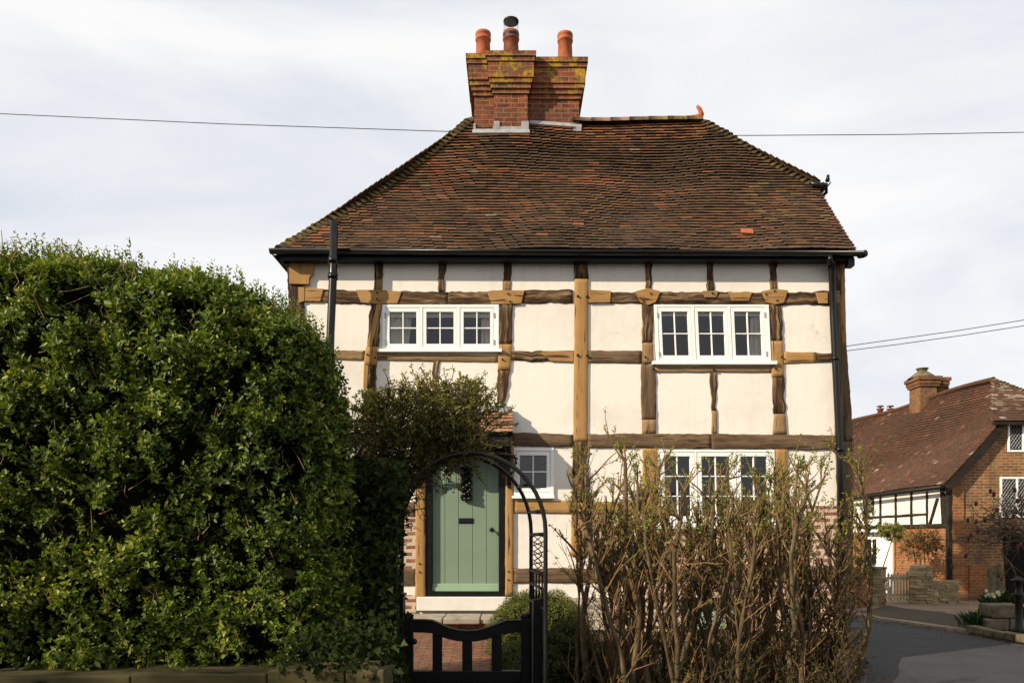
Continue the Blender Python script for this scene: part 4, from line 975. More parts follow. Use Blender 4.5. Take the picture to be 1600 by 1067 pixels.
def hedge():
    n = 90000
    px = rng.uniform(-480, 556, n); py = rng.uniform(300, 1062, n); k = py > top_y(px); px, py = px[k], py[k]
    d, ed = hedge_d(px, py); h = hedge_h(d)
    w = np.clip(1 - d / 0.5, 0, 1); nrm = norm(np.stack([ed[:, 0] * w, -(1 - w * .9), -ed[:, 1] * w], -1))
    x = (px - CX) * YH / F; z = EYE + (HY - py) * YH / F
    q3 = np.stack([x, z], -1)
    bump = nz(q3, 3, 5.0) * 0.06 + nz(q3, 4, 13.0) * 0.065 + nz(q3, 8, 1.8) * 0.05
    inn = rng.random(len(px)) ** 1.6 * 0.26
    y = YH - h + bump - 0.0 + inn
    pt = np.stack([x, y, z], -1)
    # thin some patches so that dark hollows open between the clumps
    gap = nz(q3, 14, 9.0) * 0.6 + nz(q3, 15, 20.0) * 0.5
    keep = rng.random(len(px)) < np.clip(0.48 + gap * 0.62, 0.02, 1) * np.where(px < -60, 0.45, 1) * 0.36
    keep |= (d < 0.20) & (rng.random(len(px)) < 0.45)
    pt, nrm, inn, gap, d = pt[keep], nrm[keep], inn[keep], gap[keep], d[keep]
    N_ = len(pt); dr = nrm * 0.55 + np.array([0, 0, 0.55]) + rng.normal(0, 0.42, (N_, 3))
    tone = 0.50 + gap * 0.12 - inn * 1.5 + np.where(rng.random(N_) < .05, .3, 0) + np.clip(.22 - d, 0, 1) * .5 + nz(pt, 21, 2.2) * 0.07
    L = np.where(rng.random(N_) < 0.22, 0.048, 0.036)
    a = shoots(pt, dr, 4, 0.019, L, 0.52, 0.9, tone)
    # upright spring shoots along the top
    m = 1700; tx = rng.uniform(-300, 525, m); ty = top_y(tx) + rng.uniform(-10, 30, m); dd, _ = hedge_d(tx, ty)
    tp = np.stack([(tx - CX) * YH / F, YH - rng.uniform(-0.1, 1, m) * hedge_h(dd) + 0.02, EYE + (HY - ty) * YH / F], -1)
    td = np.stack([rng.normal(0, .22, m), rng.normal(-.05, .22, m), np.ones(m)], -1)
    hi = nz(tp[:, :1], 31, 4.0); k2 = rng.random(m) < np.clip(.55 + .35 * hi, .1, 1)
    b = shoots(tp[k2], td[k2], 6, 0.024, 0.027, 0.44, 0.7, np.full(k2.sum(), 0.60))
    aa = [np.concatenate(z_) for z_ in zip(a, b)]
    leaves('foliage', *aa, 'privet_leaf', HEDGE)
    # far side of the hedge
    m = 9000; px = rng.uniform(-480, 550, m); py = rng.uniform(300, 1062, m); k = py > top_y(px); px, py = px[k], py[k]; d, _ = hedge_d(px, py); h = hedge_h(d)
    pt = np.stack([(px - CX) * YH / F, YH + h - rng.uniform(0, .15, len(px)), EYE + (HY - py) * YH / F], -1)
    leaves('foliage', *shoots(pt, rng.normal(0, .4, (len(px), 3)) + np.array([0, .6, .5]), 4, 0.022, 0.04, 0.32, 0.9, np.full(len(px), .4)), 'privet_leaf', HEDGE)
    # near-black core whose colour stands in for the shade between leaves
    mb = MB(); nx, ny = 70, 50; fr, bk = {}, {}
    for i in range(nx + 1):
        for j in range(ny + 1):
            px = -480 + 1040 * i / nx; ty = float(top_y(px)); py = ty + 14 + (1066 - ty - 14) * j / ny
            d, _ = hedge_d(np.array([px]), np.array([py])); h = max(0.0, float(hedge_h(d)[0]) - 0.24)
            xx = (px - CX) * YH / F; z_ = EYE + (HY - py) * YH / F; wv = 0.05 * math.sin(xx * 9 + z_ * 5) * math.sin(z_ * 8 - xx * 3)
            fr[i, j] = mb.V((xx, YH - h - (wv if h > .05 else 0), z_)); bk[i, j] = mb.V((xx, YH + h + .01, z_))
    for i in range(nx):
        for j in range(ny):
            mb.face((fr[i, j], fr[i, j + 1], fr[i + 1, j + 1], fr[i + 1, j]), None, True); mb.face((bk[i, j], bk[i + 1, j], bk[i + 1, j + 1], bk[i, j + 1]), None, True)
    mb.build('shade_core', 'foliage_core', HEDGE)
    mb = MB()
    for _ in range(420):
        px = random.uniform(-200, 545); ty = float(top_y(px)); py = ty + (random.random() ** 2.2) * (1040 - ty) + 14
        d, _e = hedge_d(np.array([px]), np.array([py])); h = float(hedge_h(d)[0]); p = Vector(((px - CX) * YH / F, YH - h + random.uniform(-.02, .12), EYE + (HY - py) * YH / F))
        dv = Vector((random.gauss(0, .5), random.gauss(-.3, .3), random.gauss(.7, .4))).normalized(); ln = random.uniform(.05, .15)
        mb.tube([p, p + dv * ln * .5 + Vector((random.gauss(0, .012), 0, 0)), p + dv * ln + Vector((random.gauss(0, .02), 0, .02))], [.004, .003, .0018], 3, False)
    mb.build('twigs', 'twig_dry', HEDGE)
hedge()
# low retaining wall under it
mb = MB(); xw = [-6.2, -4.6, -3.0, -2.1, -1.35, -0.92, -0.70]
for i, (a, b) in enumerate(zip(xw, xw[1:])):
    zt_ = 0.935 - 0.012 * abs(i - 5) - random.uniform(0, .012); mb.box(a + .003, b - .003, 4.38, 4.72, -0.02, zt_)
mb.build('retaining_wall', 'mossy_board', loc=(-3, 4.5, 0), bevel=0.01)
setp(bpy.data.objects['retaining_wall'], 'low mossy retaining wall under the privet hedge', 'wall')

# ================================================================== GATE, POSTS, ARCH
YG = 5.72
def gate_post(px0, px1, ytop, Y, dep, label, slant=0.0):
    x0, x1 = X(px0, Y), X(px1, Y); zt_ = Z(ytop, Y); mb = MB()
    mb.hexa([(x0, Y, -.02), (x1, Y, -.02), (x1, Y, zt_ + slant), (x0, Y, zt_)], [(x0, Y + dep, -.02), (x1, Y + dep, -.02), (x1, Y + dep, zt_ + slant), (x0, Y + dep, zt_)])
    if not slant: mb.box(x0 - .008, x1 + .008, Y - .008, Y + dep + .008, zt_ + .001, zt_ + .022)
    o = mb.build('gate_post', 'black_paint', loc=((x0 + x1) / 2, Y + dep / 2, 0), bevel=0.006)
    setp(o, label, 'post', 'posts of the garden gate')
gate_post(605, 630, 932, 5.55, .13, 'black square gate post against the ivy')
gate_post(833.5, 850.5, 937, 5.50, .12, 'black gate post with slanted top in the side of the iron arch', 0.012)
GATE = thing('garden_gate', (X(734, YG), YG, 0), 'black wooden garden gate with dipped top rail and three slats', 'gate')
gp = lambda px, py, o_=0.0: P(px, py, YG) - Vector((0, o_, 0))
z6 = lambda x, y: (600 + x / 5.333, 900 + y / 5.333)
topc = [(240, 366), (330, 366), (400, 371), (460, 395), (540, 432), (620, 452), (700, 458), (780, 452), (860, 432), (940, 402), (1020, 372), (1100, 368), (1160, 368)]
botc = [(240, 462), (330, 464), (400, 470), (460, 492), (540, 520), (620, 536), (700, 541), (780, 536), (860, 520), (940, 494), (1020, 472), (1100, 465), (1160, 462)]
mb = MB()
for i in range(len(topc) - 1):
    c = [z6(*topc[i]), z6(*topc[i + 1]), z6(*botc[i + 1]), z6(*botc[i])]; mb.hexa([gp(x, y, .028) for x, y in c][::-1], [gp(x, y, -.028) for x, y in c][::-1])
    c = [z6(topc[i][0], topc[i][1] - 9), z6(topc[i + 1][0], topc[i + 1][1] - 9), z6(topc[i + 1][0], topc[i + 1][1] - 0.5), z6(topc[i][0], topc[i][1] - 0.5)]; mb.hexa([gp(x, y, .038) for x, y in c][::-1], [gp(x, y, -.038) for x, y in c][::-1])
mb.build('top_rail', 'black_paint', GATE)
for a, b in ((160, 243), (1140, 1222)):
    mb = MB(); c = [z6(a, 345), z6(b, 345), z6(b, 1500), z6(a, 1500)]; mb.hexa([gp(x, y, .034) for x, y in c][::-1], [gp(x, y, -.034) for x, y in c][::-1])
    c = gp(*z6((a + b) / 2, 345)); mb.lathe(c, [(.036, 0), (.040, .012), (.034, .026), (.018, .034)], 14); mb.build('stile', 'black_paint', GATE, bevel=.004)
for a, b in ((405, 485), (652, 735), (897, 980)):
    mb = MB(); c = [z6(a, 470 if a != 652 else 530), z6(b, 470 if a != 652 else 530), z6(b, 790), z6(a, 790)]; mb.hexa([gp(x, y, .014) for x, y in c][::-1], [gp(x, y, -.014) for x, y in c][::-1]); mb.build('slat', 'black_paint', GATE, bevel=.003)
mb = MB(); c = [z6(243, 783), z6(1140, 783), z6(1140, 880), z6(243, 880)]; mb.hexa([gp(x, y, .03) for x, y in c][::-1], [gp(x, y, -.03) for x, y in c][::-1]); mb.build('middle_rail', 'black_paint', GATE, bevel=.004)
mb = MB(); zb_ = 0.10; x0, x1 = gp(*z6(243, 0)).x, gp(*z6(1140, 0)).x; zt_ = gp(*z6(0, 880)).z
for i in range(7): mb.box(x0 + (x1 - x0) * i / 7 + .002, x0 + (x1 - x0) * (i + 1) / 7 - .002, YG - .014, YG + .014, zb_, zt_ - .001)
mb.build('lower_panel', 'black_paint', GATE, bevel=.002)
mb = MB(); c = gp(638, 1000, .04); mb.tube([c, c + Vector((.05, -.02, 0))], .012, 8); mb.ball(c + Vector((.05, -.02, 0)), .022, 8, 6); mb.build('latch', 'black_iron', GATE)

ARCH = thing('garden_arch', (-0.31, 5.7, 0), 'black iron garden arch with lattice side over the gate', 'arch')
YF_, YB_ = 5.3, 6.15
fc, bc = X(735.5, YF_), X(729, YB_); hw = 0.498
def hoop(cx, Y, zs, rise):
    p = [(cx - hw, Y, 0), (cx - hw, Y, zs * .5), (cx - hw, Y, zs)] + [(cx - hw * math.cos(a), Y, zs + rise * math.sin(a)) for a in np.linspace(0, math.pi, 25)[1:-1]] + [(cx + hw, Y, zs), (cx + hw, Y, zs * .5), (cx + hw, Y, 0)]
    mb = MB(); mb.tube(p, 0.0145, 8); mb.build('hoop', 'black_iron', ARCH); return p
pf, pb = hoop(fc, YF_, 1.69, 0.525), hoop(bc, YB_, 1.70, 0.57)
mb = MB()
for i in (5, 9, 13, 17, 21, 24):
    mb.tube([pf[i], pb[i]], 0.011, 6)
mb.build('crossbars', 'black_iron', ARCH)
for sg in (1, -1):
    mb = MB(); fa, ba = Vector((fc + sg * hw, YF_, 0)), Vector((bc + sg * hw, YB_, 0)); at = lambda t, z: (fa.x + (ba.x - fa.x) * t, fa.y + (ba.y - fa.y) * t, z)
    for z_ in (1.675, 1.40, 1.30, 1.17): mb.tube([at(0, z_), at(1, z_)], 0.013, 6)
    for t in (.2, .4, .6, .8): mb.tube([at(t, 1.17), at(t, 1.40)], 0.007, 5); mb.ball(at(t, 1.405), .014, 6, 5)
    for ph in (0, 1):
        mb.tube([at(.5 + .5 * math.sin(math.pi * (k / 5 + ph)), 1.40 + .275 * k / 20 * 1.0) for k in range(21)], 0.0045, 4)
        mb.tube([at(.5 + .28 * math.sin(math.pi * (k / 5 + ph) + 1.6), 1.40 + .275 * k / 20) for k in range(21)], 0.0045, 4)
    mb.hexa([at(.06, .1), at(.94, .1), at(.94, 1.165), at(.06, 1.165)], [(p[0] + .012, p[1], p[2]) for p in (at(.06, .1), at(.94, .1), at(.94, 1.165), at(.06, 1.165))])
    mb.build('side_panel', 'black_iron', ARCH)

# ================================================================== PLANTS BY THE GATE
def blob_leaves(name, c, r, n, L, Wd, mat, parent, tone=.5, shape='oval', k=3, step=.015, inner=.25, up=.4, amp=.10, f=5.0, seed=1):
    u = norm(rng.normal(size=(n, 3))); u[:, 2] = np.where(u[:, 2] < -0.5, -u[:, 2], u[:, 2])
    rad = 1 + nz(u, seed, f) * amp + nz(u, seed + 1, f * 2.6) * amp * .5 - rng.random(n) ** 1.5 * inner
    p = np.array(c) + u * np.array(r) * rad[:, None]
    d = norm(u / np.array(r)) + np.array([0, 0, up]) + rng.normal(0, .4, (n, 3))
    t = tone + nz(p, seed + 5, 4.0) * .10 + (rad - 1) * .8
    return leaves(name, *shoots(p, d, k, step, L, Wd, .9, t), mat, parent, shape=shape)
def blob_core(c, r, mat, parent, name='shade_core', amp=.08, seed=3):
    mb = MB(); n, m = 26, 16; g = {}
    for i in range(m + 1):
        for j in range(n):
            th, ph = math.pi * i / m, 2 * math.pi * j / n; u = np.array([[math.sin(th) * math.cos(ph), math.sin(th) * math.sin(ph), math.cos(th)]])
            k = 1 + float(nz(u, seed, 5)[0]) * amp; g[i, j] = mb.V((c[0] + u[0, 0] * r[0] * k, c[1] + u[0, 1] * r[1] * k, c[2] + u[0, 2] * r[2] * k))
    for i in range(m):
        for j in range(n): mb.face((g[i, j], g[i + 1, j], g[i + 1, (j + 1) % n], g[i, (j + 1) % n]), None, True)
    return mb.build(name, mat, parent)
def bush(name, px, py_top, w_px, Y, zbase, mat, label, cat, n, L, tone=.5, dep=.45, group=None, seed=1, core='foliage_core', Wd=.5, k=3):
    rx = w_px * Y / F / 2; zt_ = Z(py_top, Y); rz = (zt_ - zbase) * .62; c = (X(px, Y), Y, zt_ - rz)
    t = thing(name, (c[0], c[1], zbase), label, cat, group)
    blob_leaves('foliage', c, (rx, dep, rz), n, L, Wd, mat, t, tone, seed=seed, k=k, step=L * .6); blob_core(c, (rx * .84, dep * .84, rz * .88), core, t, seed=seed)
    return t
bush('box_shrub', 842, 925, 165, 8.6, 0.3, 'box_leaf', 'olive green clipped box shrub beside the green door', 'shrub', 9000, .017, .6, .5, 'clipped box shrubs by the path', 41)  # leaf tone raised to stand in for sunlight; its neighbour stays darker
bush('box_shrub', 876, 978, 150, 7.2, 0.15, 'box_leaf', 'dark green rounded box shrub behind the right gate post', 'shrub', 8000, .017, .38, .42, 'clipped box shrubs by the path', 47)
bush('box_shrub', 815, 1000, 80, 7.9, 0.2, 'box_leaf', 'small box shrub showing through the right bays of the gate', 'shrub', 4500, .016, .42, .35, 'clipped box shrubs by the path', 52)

def curve_path(p, d, ln, n, wob, up=0.0, droop=0.0):
    p = Vector(p); d = Vector(d).normalized(); pts = [p.copy()]
    for i in range(n):
        d = (d + Vector((random.gauss(0, wob), random.gauss(0, wob), random.gauss(0, wob) + up - droop * i / n))).normalized()
        p = p + d * ln / n; pts.append(p.copy())
    return pts

# ivy column left of the gate
IVY = thing('climbing_ivy', (X(585, 5.6), 5.6, 0.1), 'dark ivy column climbing between the privet hedge and the gate', 'climbing plant')
def ivy():
    n = 6500; px = rng.uniform(515, 640, n); py = rng.uniform(715, 1062, n)
    edge = np.interp(py, [715, 800, 900, 1000, 1062], [640, 630, 620, 624, 632]); left = np.interp(py, [715, 900, 1062], [545, 530, 470]); k = (px < edge + rng.normal(0, 5, n)) & (px > left); px, py = px[k], py[k]
    Y = 5.25 + rng.uniform(-.12, .5, len(px)) - np.where(py > 980, .35, 0) * rng.random(len(px)); pt = np.stack([(px - CX) * Y / F, Y, EYE + (HY - py) * Y / F], -1)
    m = len(pt); ax = np.stack([rng.normal(0, .6, m), rng.normal(-.5, .3, m), rng.normal(-.35, .5, m)], -1); nn = np.stack([rng.normal(-.2, .4, m), -np.ones(m), rng.normal(.4, .4, m)], -1)
    tone = .42 + nz(pt, 61, 5) * .16 + rng.normal(0, .16, m); L = rng.uniform(.022, .062, m); leaves('foliage', pt, ax, nn, L, L * .95, tone, 'ivy_leaf', IVY, shape='ivy')
    # ivy trailing along the hedge foot, leaf tone lowered in place of shade
    n = 700; px = rng.uniform(430, 618, n); py = 1062 - rng.random(n) ** 1.5 * np.interp(px, [250, 450, 618], [25, 70, 125]); Y = 4.36 + rng.uniform(-.06, .22, n); pt = np.stack([(px - CX) * Y / F, Y, EYE + (HY - py) * Y / F], -1)
    k = (pt[:, 2] > .93) | (rng.random(n) < .05); pt = pt[k]; m = len(pt)
    ax = np.stack([rng.normal(0, .7, m), rng.normal(-.5, .3, m), rng.normal(-.4, .5, m)], -1); nn = np.stack([rng.normal(-.2, .4, m), -np.ones(m), rng.normal(.1, .4, m)], -1); L = rng.uniform(.018, .042, m)
    leaves('trailing_foliage', pt, ax, nn, L, L * .95, .12 + rng.normal(0, .22, m), 'ivy_leaf', IVY, shape='ivy')
    mb = MB()
    for _ in range(70):
        Y = random.uniform(5.3, 5.75); p = P(random.uniform(555, 612), 1180, Y); mb.tube(curve_path(p, (random.gauss(-.05, .03), 0, 1), random.uniform(.7, 1.3), 9, .05, .05), [random.uniform(.006, .016)] * 8 + [.004, .003], 4, False)
    mb.build('stems', 'twig_dark', IVY)
ivy()
# twiggy climber over the arch
VINE = thing('climbing_rose', (X(610, 5.7), 5.7, 0.1), 'tangled twiggy climber massed on top of the iron arch', 'climbing plant')
def vine():
    mb = MB(); tips = []
    outline = lambda px: np.interp(px, [545, 575, 600, 640, 690, 735, 760, 775], [700, 655, 622, 606, 608, 612, 640, 668])
    low = lambda px: np.interp(px, [545, 600, 625, 650, 690, 740, 775], [900, 850, 800, 748, 722, 712, 705])
    for _ in range(1500):
        px = random.uniform(590, 745) if random.random() < .80 else random.uniform(545, 640); lo, hi = float(low(px)), float(outline(px)); py = lo - (lo - hi) * random.random() ** 1.3
        Y = random.uniform(5.35, 6.1); p = P(px, py, Y); f = (lo - py) / max(1, lo - hi)
        dv = Vector((random.gauss((px - 660) / 200, .5), random.gauss(-.1, .5), random.gauss(.5, .5))); ln = random.uniform(.12, .34) * (1.15 - .55 * f)
        pts = curve_path(p, dv, ln, 4, .28, 0, .2); mb.tube(pts, [.0045, .004, .0035, .003, .002], 3, False); tips += [(pts[2], dv), (pts[4], dv)] if random.random() < .6 else [(pts[3], dv)]
    for _ in range(16):                          # old canes that carry it
        p = P(random.uniform(560, 612), 1100, random.uniform(5.4, 5.9)); pts = curve_path(p, (random.gauss(-.03, .03), 0, 1), 1.15, 6, .03)
        t = P(random.uniform(580, 640), random.uniform(640, 700), random.uniform(5.4, 6.1)); m_ = pts[-1].lerp(t, .5) + Vector((-.12, 0, .1)); pts += [m_, t]; mb.tube(pts, [.013, .013, .012, .011, .010, .009, .009, .007, .004], 5, False)
    for _ in range(60):                         # stray whips round the rim
        px = random.choice([random.uniform(560, 600), random.uniform(600, 755), random.uniform(715, 765)]); p = P(px, float(outline(px)) + 20, random.uniform(5.4, 6.0)); pts = curve_path(p, (random.gauss((px - 660) / 120, .35), random.gauss(0, .3), 1), random.uniform(.13, .26), 5, .18); mb.tube(pts, [.004, .004, .003, .003, .002, .002], 3, False)
        tips += [(q_, Vector((random.gauss(0, 1), random.gauss(0, 1), .4))) for q_ in pts[2:] for _k in range(3)]
    mb.build('canes', 'twig_dark', VINE)
    p = np.array([t[0] for t in tips]); m = len(p); d = np.array([t[1] for t in tips])
    leaves('foliage', *shoots(p, d + rng.normal(0, .6, (m, 3)), 2, .02, .031, .42, .9, .50 + nz(p, 71, 4) * .12 + (p[:, 2] - 2.1) * .42, .5), 'vine_leaf', VINE)  # leaf colour lightens with height, standing in for sun on the crown
    n = 3600; px = np.where(rng.random(n) < .85, rng.uniform(592, 742, n), rng.uniform(548, 600, n)); lo, hi = low(px), outline(px); py = hi + (lo - hi) * (rng.random(n)) + 8; Y = rng.uniform(5.3, 6.1, n); pt = np.stack([(px - CX) * Y / F, Y, EYE + (HY - py) * Y / F], -1)
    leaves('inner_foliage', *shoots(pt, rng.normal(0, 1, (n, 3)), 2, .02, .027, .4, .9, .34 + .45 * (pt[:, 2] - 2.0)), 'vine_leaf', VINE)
vine()

# bare pollarded shrubs on the right
def bare_shrub(px, Y, label, stems, py_top, spread, seed, lean=0.0, leafy=1.0):
    random.seed(seed); stems = max(5, round(stems * .72)); py_top += 6
    base = Vector((X(px, Y), Y, 0.02 + max(0, (Y - 5.3) / 4.2) * .4)); ztop = Z(py_top, Y)
    t = thing('bare_shrub', base, label, 'shrub', 'bare many stemmed shrubs in front of the cottage')
    mb = MB(); tw = MB(); tips = []
    def twig(p, d, ln, r, depth):
        pts = curve_path(p, d, ln, 4, .13, .10); (tw if r < .007 else mb).tube(pts, [r, r * .9, r * .8, r * .65, r * .45], 4 if r > .005 else 3, False)
        for i in (2, 3, 4):
            if random.random() < .75: tips.append((pts[i], d, pts[i].z))
        if depth > 0:
            for _ in range(random.choice((1, 2, 2, 3))):
                k = random.choice((1, 2, 3)); dd = Vector(d) + Vector((random.gauss(0, .5), random.gauss(0, .45), random.gauss(.1, .3)))
                if pts[k].z < ztop + .08: twig(pts[k], dd, ln * random.uniform(.45, .8), r * .62, depth - 1)
    for s in range(stems):
        an = random.uniform(0, 6.28); p = base + Vector((math.cos(an) * .10, math.sin(an) * .12, 0)) * random.random()
        r = random.choice((.011, .014, .017, .020, .024)); h = (ztop - base.z) * random.uniform(.62, .96)
        d = Vector((random.gauss(lean, spread * 1.5), random.gauss(0, spread), 1)); pts = [p]; n = 9; rad = []
        for i in range(n):
            d = (d + Vector((random.gauss(0, .11), random.gauss(0, .11), .06))).normalized(); d.x += (base.x + lean * i * .25 - p.x) * .22; p = p + d * h / n / max(.75, d.z); pts.append(p.copy())
        rad = [r * (1.25 - .75 * i / n) * random.uniform(.9, 1.12) for i in range(n + 1)]; rad[-1] *= 1.35; rad[-2] *= 1.15
        mb.tube(pts, rad, 7)
        for i in range(2, n + 1):                # side shoots
            for _ in range(random.choice((0, 1, 1, 2)) if i < n - 3 else random.choice((2, 3, 4))):
                dd = Vector((random.gauss((base.x - pts[i].x) * .8, .42), random.gauss(0, .42), random.uniform(.5, 1.2))); ln = random.uniform(.18, .5) * (1.0 if i < n - 2 else .62)
                if pts[i].z + ln * .7 > ztop + .12: ln *= .5
                twig(pts[i], dd, ln, random.uniform(.0035, .0095), 2 if random.random() < .35 else 1)
    mb.build('stems', 'bark', t); tw.build('twigs', 'twig', t)
    sel = [q_ for q_ in tips if random.random() < leafy * min(1, max(.06, (q_[2] - base.z) / (ztop - base.z) - .45) * 1.5)]
    if sel:
        p = np.array([q_[0] for q_ in sel]); d = np.array([q_[1] for q_ in sel]); m = len(p)
        leaves('new_leaves', *shoots(p, d + rng.normal(0, .5, (m, 3)), 2, .013, .026, .42, .8, np.full(m, .5), .5), 'bud_leaf', t)
    return t
for a in [(934, 6.3, 'bare shrub with a pale bent trunk, nearest to the iron arch', 6, 690, .09, 101, .03), (960, 5.7, 'bare shrub before the lower light oak centre post', 8, 682, .09, 102),
          (1000, 6.1, 'bare shrub covering the wall left of the large ground floor window', 9, 690, .10, 103), (1052, 5.8, 'bare shrub in front of the left casement of the ground floor window', 8, 712, .09, 104),
          (1100, 6.2, 'bare shrub in front of the middle casement of the ground floor window', 9, 700, .10, 105), (1150, 5.9, 'bare shrub rising before the right casement of the ground floor window', 9, 694, .09, 106),
          (1200, 6.2, 'bare shrub before the oak post right of the ground floor window', 9, 700, .10, 107, .02), (1252, 5.9, 'bare shrub with greenish buds before the right end of the house wall', 9, 706, .09, 108, .0, 1.3),
          (1285, 6.3, 'outermost bare shrub at the lane corner, in front of the black downpipe', 12, 712, .11, 109, .0, 1.5), (975, 6.7, 'bare shrub set back towards the wall behind the pale trunk', 7, 720, .10, 110), (1175, 6.8, 'bare shrub set back before the cellar hatch', 8, 730, .11, 111)]:
    bare_shrub(*a)
random.seed(5)
# low growth between and behind the stems
def scrub(px, pytop, wpx, Y, label, seed, mat='dry_leaf', tone=.45, n=2600):
    t = thing('low_shrub', (X(px, Y), Y, .1), label, 'shrub', 'low scrub among the bare shrubs')
    mb = MB(); zt_ = Z(pytop, Y); w = wpx * Y / F / 2; tips = []
    for _ in range(n // 14):
        p = Vector((X(px, Y) + random.gauss(0, w * .42), Y + random.gauss(0, .22), random.uniform(.1, zt_ * .75))); pts = curve_path(p, (random.gauss(0, .45), random.gauss(0, .4), 1), random.uniform(.2, .5), 4, .22); pts = [q_ for q_ in pts if q_.z < zt_ + .05]
        if len(pts) > 2: mb.tube(pts, [.004] * len(pts), 3, False); tips += pts[1:]
    mb.build('twigs', 'twig_dark', t); p = np.array(tips); m = len(p)
    leaves('foliage', *shoots(p, rng.normal(0, 1, (m, 3)) + np.array([0, 0, .5]), 2, .02, .024, .42, .9, tone + nz(p, seed, 5) * .15), mat, t)
scrub(960, 985, 150, 7.0, 'olive brown low scrub between the dark box shrub and the bare stems', 81, 'box_leaf', .4)
scrub(1075, 960, 170, 7.2, 'dry brownish scrub in front of the cellar hatch', 82, 'dry_leaf', .5, 3600)
scrub(1190, 975, 150, 7.0, 'low green scrub under the right casement of the ground floor window', 83, 'box_leaf', .35)
scrub(1285, 870, 90, 6.0, 'dense twiggy brown scrub at the lane corner', 84, 'dry_leaf', .35, 3000)
scrub(1120, 1010, 260, 5.8, 'ivy like dark undergrowth at the foot of the bare shrubs', 85, 'ivy_leaf', .4, 2600)

# ================================================================== FAR HOUSE
FH = thing('tiled_house', (13.4, 24, 0), 'brick and timber house with long red tiled roof across the lane', 'house')
C0 = Vector((11.25, 20.5, 0)); AW = Vector((-0.055, 1, 0)).normalized(); NW = Vector((-AW.y, AW.x, 0))   # street wall runs along AW, faces NW
def west(px, py, off=0.0):
    k = (px - CX) / F; t = (k * C0.y - C0.x) / (AW.x - k * AW.y); p = C0 + AW * t; p.z = Z(py, p.y); return p + NW * off
def gable(px, py, off=0.0): p = P(px, py, 20.5); p.y -= off; return p
LW = 11.0
wl = lambda t, z: C0 + AW * t + Vector((0, 0, z))
mb = MB(); mb.hexa([wl(0, 1.95), wl(LW, 1.95), wl(LW, 3.1), wl(0, 3.1)], [wl(0, 1.95) - NW * .2, wl(LW, 1.95) - NW * .2, wl(LW, 3.1) - NW * .2, wl(0, 3.1) - NW * .2]); mb.build('plaster_wall', 'plaster_white', FH)
mb = MB(); mb.hexa([wl(0, 0), wl(LW, 0), wl(LW, 1.948), wl(0, 1.948)], [wl(0, 0) - NW * .2, wl(LW, 0) - NW * .2, wl(LW, 1.948) - NW * .2, wl(0, 1.948) - NW * .2]); mb.build('brick_wall', 'brick_far', FH)
xg0, xg1, zk, xk = 11.28, 15.9, 4.62, 12.26
mb = MB(); gz = [(xg0, 0), (xg1, 0), (xg1, 3.1), (14.85, zk - .05), (xk + .22, zk - .08), (11.86, 3.55), (xg0, 2.80)]
mb.hexa([(x, 20.5, z) for x, z in gz], [(x, 20.75, z) for x, z in gz]); mb.build('gable_wall', 'brick_far_pale', FH)
mb = MB(); mb.box(xg0 - .01, 11.72, 20.44, 20.498, 0, 2.05); mb.box(11.72, 12.15, 20.40, 20.498, 0, 0.95); mb.box(xg0 - 0.005, 11.6, 20.45, 20.498, 2.05, 3.1); mb.build('brick_buttress', 'brick_far', FH)
mb = MB(); quadbar(mb, gable, [(1535, 895), (1562, 880), (1567, 938), (1530, 938)], -.02, .05); mb.build('rough_stone_patch', 'stone_mossy', FH)
mb = MB(); quadbar(mb, gable, [(1566, 838), (1680, 838), (1680, 945), (1573, 945)], -.02, .006); mb.build('doorway_shade_panel', 'dark_void', FH)  # flat near-black panel on the wall, painted in for the shaded opening
mb = MB(); quadbar(mb, gable, [(1558, 832), (1690, 832), (1690, 840), (1560, 840)], -.02, .05); mb.build('lintel', 'oak_black', FH)
S2 = dict(mapper=west, scale=2.0, parent=FH, wob=.25)
for px in (1376, 1400, 1424.5, 1449): timber([(px - 1.3, 768), (px + 1.3, 768), (px + 1.5, 822), (px - 1, 822)], 'oak_black', V_, 0.03, name='timber_stud', **S2)
timber([(1350, 807), (1450, 801), (1450, 804.5), (1350, 811)], 'oak_black', H_, 0.034, name='timber_rail', **S2)
timber([(1345, 822), (1484, 817), (1484, 824), (1345, 827)], 'oak_black', H_, 0.05, name='floor_beam', **S2)
timber([(1464, 778), (1468, 778), (1456, 818), (1452, 818)], 'oak_black', V_, 0.036, name='brace', **S2)
timber([(1470, 757), (1476, 757), (1479, 820), (1473, 820)], 'oak_black', V_, 0.042, name='timber_post', **S2)
timber([(1480.5, 757), (1485, 757), (1486, 905), (1481, 905)], 'oak_black', V_, 0.06, name='timber_post', **S2)
# door and porch of the far house, white
mb = MB(); quadbar(mb, west, rect(1352, 1396, 832, 940), -.02, .05); pf_ = mb.build('white_door_case', 'white_paint', FH)
for a, b, c_, d_ in ((1358, 1364, 842, 880), (1366, 1372, 842, 880)):
    mb = MB(); quadbar(mb, west, rect(a, b, c_, d_), -.02, .056); mb.build('pane', 'dark_void', pf_)
mb = MB(); quadbar(mb, west, rect(1381, 1395, 845, 885), -.02, .055); mb.build('leaded_pane', 'curtain', pf_)
mb = MB(); quadbar(mb, west, rect(1345, 1398, 826.5, 831), -.02, .30); mb.build('canopy', 'white_paint', pf_)
mb = MB(); quadbar(mb, west, rect(1356, 1366, 777, 800), -.02, .045); w_ = mb.build('window', 'oak_black', FH); mb = MB(); quadbar(mb, west, rect(1358, 1364, 779, 798), -.02, .052); mb.build('pane', 'window_glass', w_)
